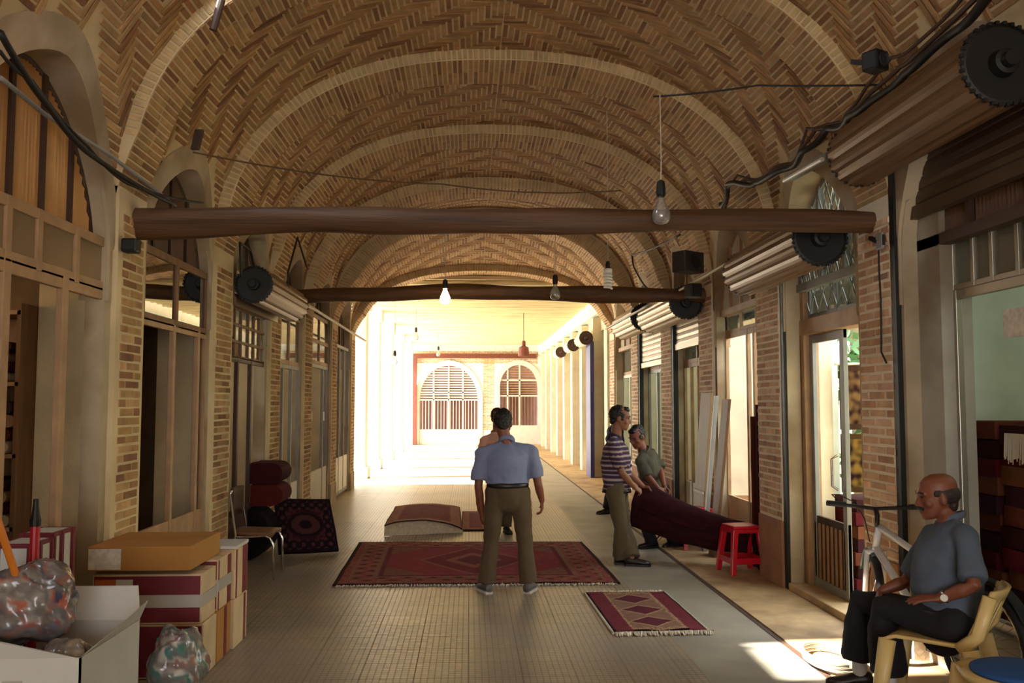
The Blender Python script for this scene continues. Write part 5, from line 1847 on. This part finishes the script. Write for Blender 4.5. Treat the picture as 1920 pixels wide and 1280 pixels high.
def frame_of(fwd, up):
    f = V(fwd).normalized(); u = V(up); u = (u - f * u.dot(f)).normalized()
    r = f.cross(u)
    return Matrix((r, f, u)).transposed()      # columns: right, forward, up


HEAD = [(-0.118, 0.058, 0.026, 0.028), (-0.10, 0.044, 0.047, 0.046), (-0.07, 0.022, 0.074, 0.058), (-0.035, 0.004, 0.092, 0.067),
        (0.0, -0.003, 0.099, 0.072), (0.04, -0.008, 0.102, 0.076), (0.075, -0.012, 0.094, 0.071), (0.102, -0.015, 0.072, 0.054), (0.119, -0.017, 0.036, 0.028)]


def head(mb, c, R, k=1.0):
    c = V(c)
    vs, fs = [], []
    n = 22
    for (z, cy, hd, hw) in HEAD:
        for j in range(n):
            a = 2 * math.pi * j / n
            vs.append(c + R @ (V((hw * math.cos(a), cy + hd * math.sin(a), z)) * k))
    for i in range(len(HEAD) - 1):
        for j in range(n):
            fs.append((i * n + j, i * n + (j + 1) % n, (i + 1) * n + (j + 1) % n, (i + 1) * n + j))
    fs.append(tuple(range(n - 1, -1, -1))); fs.append(tuple((len(HEAD) - 1) * n + j for j in range(n)))
    mb.add(vs, fs)

    def P(x, y, z): return c + R @ (V((x, y, z)) * k)
    side = R @ V((1, 0, 0))
    mb.limb([P(0, 0.086, 0.012), P(0, 0.101, -0.016), P(0, 0.109, -0.034)], [(0.009 * k, 0.010 * k), (0.011 * k, 0.011 * k), (0.015 * k, 0.012 * k)], 10, side=side)
    mb.limb([P(-0.018, 0.092, -0.042), P(0.018, 0.092, -0.042)], [0.010 * k] * 2, 8)
    mb.limb([P(-0.045, 0.075, 0.020), P(-0.02, 0.093, 0.026), P(0.02, 0.093, 0.026), P(0.045, 0.075, 0.020)], [0.010 * k] * 4, 8)
    mb.limb([P(-0.022, 0.086, -0.067), P(0, 0.094, -0.065), P(0.022, 0.086, -0.067)], [0.008 * k] * 3, 8)
    mb.limb([P(-0.02, 0.084, -0.078), P(0, 0.091, -0.078), P(0.02, 0.084, -0.078)], [0.009 * k] * 3, 8)
    mb.ball(P(0, 0.072, -0.103), 0.021 * k, 10)
    for s_ in (-1, 1):
        mb.ball(P(0.076 * s_, -0.012, -0.012), (0.011 * k, 0.020 * k, 0.034 * k), 12, Mx=R)
        mb.ball(P(0.045 * s_, 0.058, -0.03), 0.026 * k, 10)


def hand(mb, wrist, d, n, thumb, curl=0.6, k=1.0, spread=1.0):
    """palm, four jointed fingers, thumb; d finger direction, n out of the palm, thumb = side the thumb is on"""
    w_ = V(wrist); d = V(d).normalized(); n = V(n); n = (n - d * n.dot(d)).normalized()
    t = V(thumb); t = (t - d * t.dot(d) - n * t.dot(n)).normalized()
    mb.limb([w_ - d * 0.01, w_ + d * 0.03 * k, w_ + d * 0.075 * k], [(0.024 * k, 0.018 * k), (0.034 * k, 0.015 * k), (0.038 * k, 0.013 * k)], 12, side=t)
    for i, (off, ln) in enumerate(((0.030, 0.070), (0.010, 0.080), (-0.010, 0.074), (-0.029, 0.058))):
        p = w_ + d * (0.084 - 0.004 * abs(i - 1)) * k + t * off * k
        pts = [p - d * 0.015 * k, p]
        a = 0.0
        dd = (d + t * off * 1.5 * spread).normalized()
        for sgm in (0.42, 0.32, 0.26):
            a += curl * (0.9 if sgm == 0.42 else 1.0) * (1 + 0.08 * i)
            p = p + (dd * math.cos(a) + n * math.sin(a)) * ln * sgm * k
            pts.append(p)
        mb.limb(pts, [0.0095 * k, 0.0092 * k, 0.0088 * k, 0.008 * k, 0.007 * k], 8)
    p = w_ + d * 0.022 * k + t * 0.028 * k
    pts = [p, p + (d * 0.5 + t * 0.75 + n * 0.25).normalized() * 0.036 * k, p + (d * 0.6 + t * 0.75 + n * 0.3).normalized() * 0.036 * k + (d * 0.85 + n * 0.35 * (1 + curl) + t * 0.1).normalized() * 0.05 * k]
    mb.limb(pts, [0.014 * k, 0.0115 * k, 0.009 * k], 8)


def shoe(name, parent, heel, toe_dir, m, sole, up=0.0):
    h = V(heel); d = V(toe_dir); d.z = 0; d.normalize()
    s_ = V((-d.y, d.x, 0))
    mb = MB()
    prof_ = [(-0.075, 0.030, 0.055), (-0.06, 0.036, 0.085), (-0.02, 0.038, 0.092), (0.03, 0.040, 0.078), (0.08, 0.046, 0.058), (0.13, 0.046, 0.048), (0.17, 0.036, 0.040), (0.19, 0.016, 0.028)]
    vs, fs = [], []
    n = 14
    for (x, w_, z) in prof_:
        for j in range(n):
            a = 2 * math.pi * j / n
            zz = (z / 2 + 0.018) + (z / 2) * math.sin(a)
            vs.append(h + d * x + s_ * w_ * math.cos(a) * (1 if math.sin(a) < 0.3 else 0.9) + V((0, 0, zz - 0.006)))
    for i in range(len(prof_) - 1):
        for j in range(n):
            fs.append((i * n + j, i * n + (j + 1) % n, (i + 1) * n + (j + 1) % n, (i + 1) * n + j))
    fs.append(tuple(range(n))); fs.append(tuple((len(prof_) - 1) * n + j for j in range(n)))
    mb.add(vs, fs)
    o = mb.build(name, m, parent, smooth=True, fix=True)
    sb_ = MB()
    out = []
    for (x, w_, z) in prof_: out.append(h + d * x + s_ * w_ * 1.06)
    for (x, w_, z) in reversed(prof_): out.append(h + d * x - s_ * w_ * 1.06)
    sb_.prism(out, (0, 0, 0.022)); sb_.build('sole', sole, o, fix=True)
    return o


def person(label, J, mats, opts):
    """J: joints in the place's metres. One continuous body; clothing, hair and shoes are its parts."""
    P = {k: V(v) for k, v in J.items()}
    dz = opts.get('drop', 0.045)
    for q in ('shl', 'shr'): P[q] = P[q] - V((0, 0, dz))
    vox = opts.get('vox', 0.007)
    sk, sh_, tr = MB(), MB(), MB()
    shl, shr = P['shl'], P['shr']
    side = (shr - shl).normalized()
    hipc = (P['hl'] + P['hr']) / 2
    chest = (shl + shr) / 2
    up = (chest - hipc).normalized()
    Rh = frame_of(P['face'], opts.get('headup', (0, 0, 1)))
    hc = P['head']
    k = opts.get('k', 1.0)
    neckb = chest + up * 0.07
    spine = opts.get('spine') or [hipc, hipc.lerp(chest, 0.33), hipc.lerp(chest, 0.7), chest - up * 0.03, chest + up * 0.035, chest + up * 0.075]
    spine = [V(q) for q in spine]
    wd = opts.get('width', 1.0); belly = opts.get('belly', 1.0)
    tor = [(0.165 * wd, 0.112), (0.150 * wd, 0.108 * belly), (0.168 * wd, 0.118 * belly), (0.170 * wd, 0.108), (0.125 * wd, 0.085), (0.060, 0.055)]
    nk = hc + Rh @ V((0, -0.02, -0.075))
    # skin: everything, slightly inside the clothing
    sk.limb(spine, [(a - 0.014, b - 0.014) for a, b in tor], 18, side=side)
    sk.limb([neckb - up * 0.03, neckb.lerp(nk, 0.5), nk], [0.060, 0.054, 0.056], 14)
    head(sk, hc, Rh, k)
    for s_ in 'lr':
        S, E, W_, = P['sh' + s_], P['el' + s_], P['wr' + s_]
        sk.limb([S, S.lerp(E, 0.5), E, E.lerp(W_, 0.35), W_], [0.040, 0.042, 0.037, 0.038, 0.026], 12)
        hd = opts['hand' + s_]
        hand(sk, W_, hd[0], hd[1], hd[2], hd[3], 1.0)
        H, K, A_ = P['h' + s_], P['k' + s_], P['a' + s_]
        sk.limb([H, H.lerp(K, 0.5), K, K.lerp(A_, 0.35), A_], [0.080, 0.068, 0.050, 0.050, 0.036], 12)
    body = fuse(sk, vox, 2).build('person', mats['skin'], None, smooth=True)
    tag(body, label, 'person')
    # shirt
    puff = opts.get('puff', 0.0)
    hem = opts.get('hem', 0.06)
    sp2 = [hipc + up * hem] + spine[1:]
    tr2 = [(a + 0.008 + (puff if i < 2 else puff * .5), b + 0.010 + (puff if i < 2 else puff * .6)) for i, (a, b) in enumerate(tor)]
    tr2[-1] = (0.068, 0.064)
    tr2[-2] = (0.130 * wd, 0.092)
    sh_.tube(sp2, tr2, 22, side=side)
    for s_ in 'lr':
        S, E = P['sh' + s_], P['el' + s_]
        W_ = P['wr' + s_]
        f = opts.get('sleeve', 0.85)
        end = S.lerp(E, f) if f <= 1 else E.lerp(W_, f - 1)
        pts = [chest.lerp(S, 0.5) + up * 0.005, S.lerp(chest, 0.06), S.lerp(E, 0.5), end]
        if f > 1: pts = [chest.lerp(S, 0.5) + up * 0.005, S.lerp(chest, 0.06), S.lerp(E, 0.5), E, end]
        r = [0.058, 0.064, 0.066, opts.get('cuff', 0.068), 0.05][:len(pts)]
        sh_.tube(pts, r, 16)
        sh_.ball(S.lerp(chest, 0.08), 0.064, 14)
        sh_.limb([neckb + up * 0.012, neckb.lerp(S, 0.5) - up * 0.004, S], [0.048, 0.052, 0.056], 12)
    so = fuse(sh_, max(vox, 0.011), 3, 0.013, 7.0, P['head'].x * 7)
    if opts.get('stripes'):
        A_, B_ = lin('#352640'), lin('#b49a98')
        out = []
        for v in so.v:
            q = V(v)
            arm = min((q - P['shl'].lerp(P['ell'], t)).length for t in (0.35, 0.6, 0.85)) < 0.085 or min((q - P['shr'].lerp(P['elr'], t)).length for t in (0.35, 0.6, 0.85)) < 0.085
            h = (q - hipc).dot(up)
            ph = (h / 0.048) % 1.0
            out.append(B_ if ph < 0.32 else A_)
        so.c = out
    so.build('shirt', mats['shirt'], body, smooth=True)
    cb = MB()
    if opts.get('stripes'): cb.col = lin('#352640')
    Rn = frame_of(Rh @ V((0, 1, 0)), up)
    ring = []
    for i in range(19):
        a = 2 * math.pi * i / 18
        ring.append(neckb + up * (0.028 + 0.014 * -math.sin(a)) + Rn @ V((0.066 * math.cos(a), 0.062 * math.sin(a) - 0.004, 0)))
    cb.tube(ring, [(0.02, 0.008)] * 19, 8, cap=False, side=up); cb.build('collar', mats['shirt'], body, smooth=True)
    # trousers
    fl_ = opts.get('flare', 0.072)
    tr.limb([hipc + up * 0.11, hipc + up * 0.02, hipc - up * 0.07], [(0.158 * wd, 0.112 * opts.get('belly', 1)), (0.172 * wd, 0.122), (0.15 * wd, 0.11)], 18, side=side)
    for s_ in 'lr':
        H, K, A_ = P['h' + s_], P['k' + s_], P['a' + s_]
        end = K.lerp(A_, opts.get('tlen', 0.97))
        tr.ball(H, 0.105, 14)
        tr.tube([H, H.lerp(K, 0.5), K, K.lerp(end, 0.5), end], [0.102, 0.086, 0.068, fl_ * 0.95, fl_], 16)
    fuse(tr, max(vox, 0.011), 3, 0.009, 6.5, 3 + P['head'].y).build('trousers', mats['trousers'], body, smooth=True)
    bl = MB()
    ring = []
    Rb = Matrix((side, up.cross(side), up)).transposed()
    bz = opts.get('beltz', 0.10)
    for i in range(25):
        a = 2 * math.pi * i / 24
        ring.append(hipc + up * bz + Rb @ V(((0.166 * wd + puff * .3) * math.cos(a), (0.122 * belly + puff * .3) * math.sin(a), 0)))
    bl.tube(ring, [(0.019, 0.006)] * 25, 8, cap=False, side=up); bl.build('belt', M['leather'], body, smooth=True)
    # hair
    hb = MB()
    def HP(x, y, z): return hc + Rh @ (V((x, y, z)) * k)
    if opts.get('bald'):
        hb.ball(HP(0, -0.034, 0.006), (0.0835 * k, 0.086 * k, 0.064 * k), 24, Mx=Rh)
        hb.ball(HP(0, -0.060, -0.045), (0.058 * k, 0.042 * k, 0.05 * k), 14, Mx=Rh)
        for s_ in (-1, 1): hb.ball(HP(0.062 * s_, 0.005, 0.022), (0.0165 * k, 0.034 * k, 0.028 * k), 14, Mx=Rh)
        ho = fuse(hb, 0.006, 2, 0.003, 60)
    else:
        hb.ball(HP(0, -0.026, 0.032), (0.083 * k, 0.100 * k, 0.099 * k), 22, Mx=Rh)
        hb.ball(HP(0, 0.045, 0.090), (0.055 * k, 0.045 * k, 0.030 * k), 14, Mx=Rh)
        hb.ball(HP(0, -0.062, -0.03), (0.062 * k, 0.045 * k, 0.055 * k), 14, Mx=Rh)
        for s_ in (-1, 1): hb.limb([HP(0.072 * s_, 0.022, 0.03), HP(0.074 * s_, 0.024, -0.02)], [(0.016, 0.007)] * 2, 8, side=Rh @ V((0, 1, 0)))
        ho = fuse(hb, 0.007, 2, 0.008, 40)
    ho.build('hair', mats['hair'], body, smooth=True)
    if opts.get('moustache'):
        mm = MB(); mm.limb([HP(-0.032, 0.088, -0.060), HP(0, 0.106, -0.052), HP(0.032, 0.088, -0.060)], [(0.010, 0.007)] * 3, 10)
        mm.build('moustache', M['hair'], body, smooth=True)
    if opts.get('eyes', True):
        for s_ in (-1, 1):
            e = MB(); e.ball(HP(0.031 * s_, 0.086, 0.006), (0.011, 0.007, 0.006), 10, Mx=Rh); e.build('eye', M['black'], body, smooth=True)
            e = MB(); e.limb([HP(0.016 * s_, 0.099, 0.026), HP(0.034 * s_, 0.096, 0.031), HP(0.052 * s_, 0.083, 0.026)], [0.005] * 3, 6); e.build('eyebrow', M['hair'], body, smooth=True)
    for s_ in 'lr':
        if 'shoe' + s_ in opts:
            shoe('shoe', body, P['a' + s_] * V((1, 1, 0)) if False else V((P['a' + s_].x, P['a' + s_].y, opts.get('floor', 0.0))), opts['shoe' + s_], mats['shoe'], mats.get('sole', M['leather']))
        if mats.get('sock'):
            c = MB(); A_ = P['a' + s_]; c.limb([A_ + (P['k' + s_] - A_).normalized() * 0.14, A_], [0.044, 0.042], 12); c.build('sock', mats['sock'], body, smooth=True)
    return body, P


def jp(px, py, Y): return at(px, py, Y=Y)


# --- the man in the blue shirt, seen from behind
Y = 8.08
person('person seen from behind in blue shirt and brown trousers, legs apart by the large carpet',
       dict(head=(0.30, Y + 0.05, 1.478), face=(0.05, 0.9, -0.35),
            shl=jp(902, 838, Y), shr=jp(999, 836, Y), ell=jp(897, 912, Y - .02), elr=jp(1009, 908, Y - .02), wrl=jp(903, 958, Y + 0.04), wrr=jp(1016, 938, Y + 0.04),
            hl=jp(930, 925, Y), hr=jp(974, 925, Y), kl=jp(921, 1015, Y + 0.02), kr=jp(984, 1015, Y + 0.02), al=(0.155, Y, 0.07), ar=(0.525, Y, 0.07)),
       dict(skin=M['skin2'], shirt=M['shirt_blue'], trousers=M['trouser_brown'], hair=M['hair'], shoe=M['shoegrey'], sole=M['sole']),
       dict(handl=((0.0, 0.25, -1), (0.9, 0.3, 0), (0.1, 1, 0), 0.35), handr=((0.05, 0.2, -1), (-0.9, 0.3, 0), (-0.1, 1, 0), 0.45),
            shoel=(-0.35, 1, 0), shoer=(0.35, 1, 0), drop=0.05, sleeve=0.80, puff=0.022, hem=0.09, beltz=0.075, flare=0.078, width=1.06, vox=0.008, headup=(0, 0.3, 1)))
# --- the one behind him
Y = 11.75
person('person in pale pink shirt mostly hidden behind the person in blue',
       dict(head=jp(933, 783, Y), face=(0.3, -1, -0.1), shl=jp(958, 818, Y), shr=jp(907, 819, Y), ell=jp(964, 880, Y), elr=jp(897, 878, Y), wrl=jp(962, 930, Y - .05), wrr=jp(896, 945, Y - .05),
            hl=jp(954, 884, Y), hr=jp(926, 884, Y), kl=jp(952, 940, Y), kr=jp(930, 940, Y), al=(jp(950, 990, Y).x, Y, 0.07), ar=(jp(932, 990, Y).x, Y + 0.1, 0.07)),
       dict(skin=M['skin'], shirt=M['shirt_pink'], trousers=M['trouser_brown'], hair=M['hair'], shoe=M['leather'], sole=M['leather']),
       dict(handl=((0, -.1, -1), (-1, 0, 0), (0, -1, 0), 0.4), handr=((0.05, -.1, -1), (1, 0, 0), (0, -1, 0), 0.4), shoel=(0.2, -1, 0), shoer=(-0.2, -1, 0), sleeve=0.8, vox=0.011))
# --- striped shirt man in profile
Y = 9.38
person('person in striped shirt and khaki trousers, in profile, lifting the dark carpet',
       dict(head=jp(1163, 783, Y), face=(0.95, -0.15, -0.15), shl=jp(1160, 832, Y + 0.17), shr=jp(1149, 832, Y - 0.17), ell=jp(1178, 885, Y + 0.22), elr=jp(1166, 886, Y - 0.20),
            wrl=jp(1206, 912, Y + 0.25), wrr=jp(1189, 913, Y - 0.08), hl=jp(1158, 915, Y + 0.09), hr=jp(1154, 917, Y - 0.09),
            kl=jp(1170, 985, Y + 0.12), kr=jp(1164, 990, Y - 0.08), al=jp(1185, 1045, Y - 0.05), ar=jp(1165, 1042, Y + 0.05)),
       dict(skin=M['skin'], shirt=M['stripes'], trousers=M['trouser_khaki'], hair=M['hair'], shoe=M['leather'], sole=M['leather']),
       dict(handl=((0.8, 0, -0.5), (0, -0.5, -0.8), (0.3, -.7, 0.6), 0.7), handr=((0.8, 0.2, -0.5), (0, 0.6, -0.7), (0.3, 0.6, 0.6), 0.7),
            shoel=(1, -0.25, 0), shoer=(1, 0.1, 0), drop=0.015, sleeve=0.85, puff=0.012, hem=-0.03, stripes=True, belly=1.18, flare=0.088, vox=0.008, beltz=-0.02, tlen=1.0))
# --- person bending over the carpet
Y = 10.35
person('person in dark olive shirt bending over the carried carpet beside the striped shirt',
       dict(head=jp(1194, 818, Y - 0.1), face=(-0.62, -0.55, -0.42), shl=jp(1200, 858, Y - 0.24), shr=jp(1222, 842, Y + 0.10), ell=jp(1216, 895, Y - 0.34), elr=jp(1238, 880, Y - 0.05),
            wrl=jp(1234, 915, Y - 0.44), wrr=jp(1246, 912, Y - 0.25), hl=jp(1222, 918, Y + 0.02), hr=jp(1240, 918, Y + 0.20),
            kl=jp(1205, 962, Y - 0.10), kr=jp(1256, 972, Y + 0.02), al=jp(1222, 1018, Y + 0.12), ar=jp(1262, 1018, Y + 0.20)),
       dict(skin=M['skin2'], shirt=M['shirt_olive'], trousers=M['trouser_black'], hair=M['hair'], shoe=M['leather'], sole=M['leather']),
       dict(handl=((0.6, -.4, -0.7), (0.2, 0.5, -0.7), (0.6, 0.3, 0.5), 0.6), handr=((0.5, -.6, -0.5), (-0.3, -.3, -0.8), (-0.6, 0.3, 0.3), 0.6),
            shoel=(-0.9, -0.4, 0), shoer=(-0.7, -0.6, 0), sleeve=0.95, puff=0.01, hem=0.0, vox=0.009, headup=(-0.2, -0.2, 1), beltz=0.02))
# --- legs behind the striped man
Y = 13.75
person('person in dark clothes almost wholly hidden behind the striped shirt, one black shoe showing',
       dict(head=(2.235, Y, 1.46), face=(0.9, 0.3, 0), shl=(2.18, Y + 0.18, 1.30), shr=(2.24, Y - 0.18, 1.30), ell=(2.2, Y + 0.2, 1.03), elr=(2.26, Y - 0.2, 1.03), wrl=(2.24, Y + 0.18, 0.82), wrr=(2.28, Y - 0.18, 0.82),
            hl=(2.2, Y + 0.09, 0.86), hr=(2.2, Y - 0.09, 0.86), kl=(2.2, Y + 0.1, 0.47), kr=(2.13, Y - 0.08, 0.47), al=(2.26, Y + 0.1, 0.07), ar=(2.08, Y - 0.04, 0.07)),
       dict(skin=M['skin'], shirt=M['trouser_black'], trousers=M['trouser_black'], hair=M['hair'], shoe=M['leather'], sole=M['leather']),
       dict(handl=((0.1, 0, -1), (0, -1, 0), (1, 0, 0), 0.4), handr=((0.1, 0, -1), (0, 1, 0), (1, 0, 0), 0.4), shoel=(1, 0.1, 0), shoer=(-0.9, -0.4, 0), vox=0.012))
# --- seated man
seat_dir = V((-0.78, 0.62, 0)).normalized()
body, P = person('seated balding person with moustache in grey-blue shirt on the beige chair',
       dict(head=jp(1757, 930, 4.83), face=(-0.97, 0.22, -0.10), shl=jp(1812, 1008, 4.62), shr=jp(1752, 1000, 5.02), ell=jp(1826, 1098, 4.50), elr=jp(1702, 1088, 5.12),
            wrl=jp(1762, 1121, 4.60), wrr=jp(1652, 1108, 5.14), hl=jp(1785, 1168, 4.66), hr=jp(1755, 1158, 4.90),
            kl=jp(1655, 1138, 4.98), kr=jp(1612, 1126, 5.26), al=jp(1668, 1285, 5.02), ar=jp(1612, 1256, 5.30)),
       dict(skin=M['skin2'], shirt=M['shirt_grey'], trousers=M['trouser_black'], hair=M['hairgrey'], shoe=M['leather'], sole=M['leather'], sock=M['sock']),
       dict(handl=((-0.95, 0.3, -0.06), (-0.1, 0.25, -1), (0.1, 0.9, 0.4), 0.16), handr=((-0.55, -0.05, -0.75), (0.6, -0.3, -0.5), (-0.2, -0.8, 0.3), 0.75),
            shoel=seat_dir, shoer=(-0.95, 0.3, 0), drop=0.0, sleeve=0.88, puff=0.018, hem=0.02, bald=True, moustache=True, belly=1.34, width=1.05, flare=0.10, vox=0.0065, tlen=0.82, beltz=0.03))
wt = MB()
c = P['wrl'] + (P['ell'] - P['wrl']).normalized() * 0.03
axw = (P['ell'] - P['wrl']).normalized()
s1_ = axw.cross(V((0, 0, 1))).normalized(); s2_ = s1_.cross(axw)
wt.tube([c + s1_ * 0.033 * math.cos(i * math.pi / 8) + s2_ * 0.033 * math.sin(i * math.pi / 8) for i in range(17)], [(0.009, 0.003)] * 17, 6, cap=False, side=axw)
wob = wt.build('watch_strap', M['chrome'], body, smooth=True)
nrm_ = (V((0, -1, 0.25)) - axw * V((0, -1, 0.25)).dot(axw)).normalized()
wt = MB(); wt.tube([c + nrm_ * 0.03, c + nrm_ * 0.042], 0.018, 18); wt.build('watch_face', M['white'], wob)

hipm = (P['hl'] + P['hr']) / 2
monobloc('beige plastic armchair under the seated man', (hipm.x - 0.05, hipm.y - 0.0, 0.0), math.atan2(seat_dir.y, seat_dir.x) - math.pi / 2)
q = at(1886, 1252, Z=0.46)
monobloc('beige plastic chair with round blue cushion at the lower right corner', (q.x + 0.03, q.y - 0.06, 0.0), math.pi / 2 - 0.25, cushion=True)
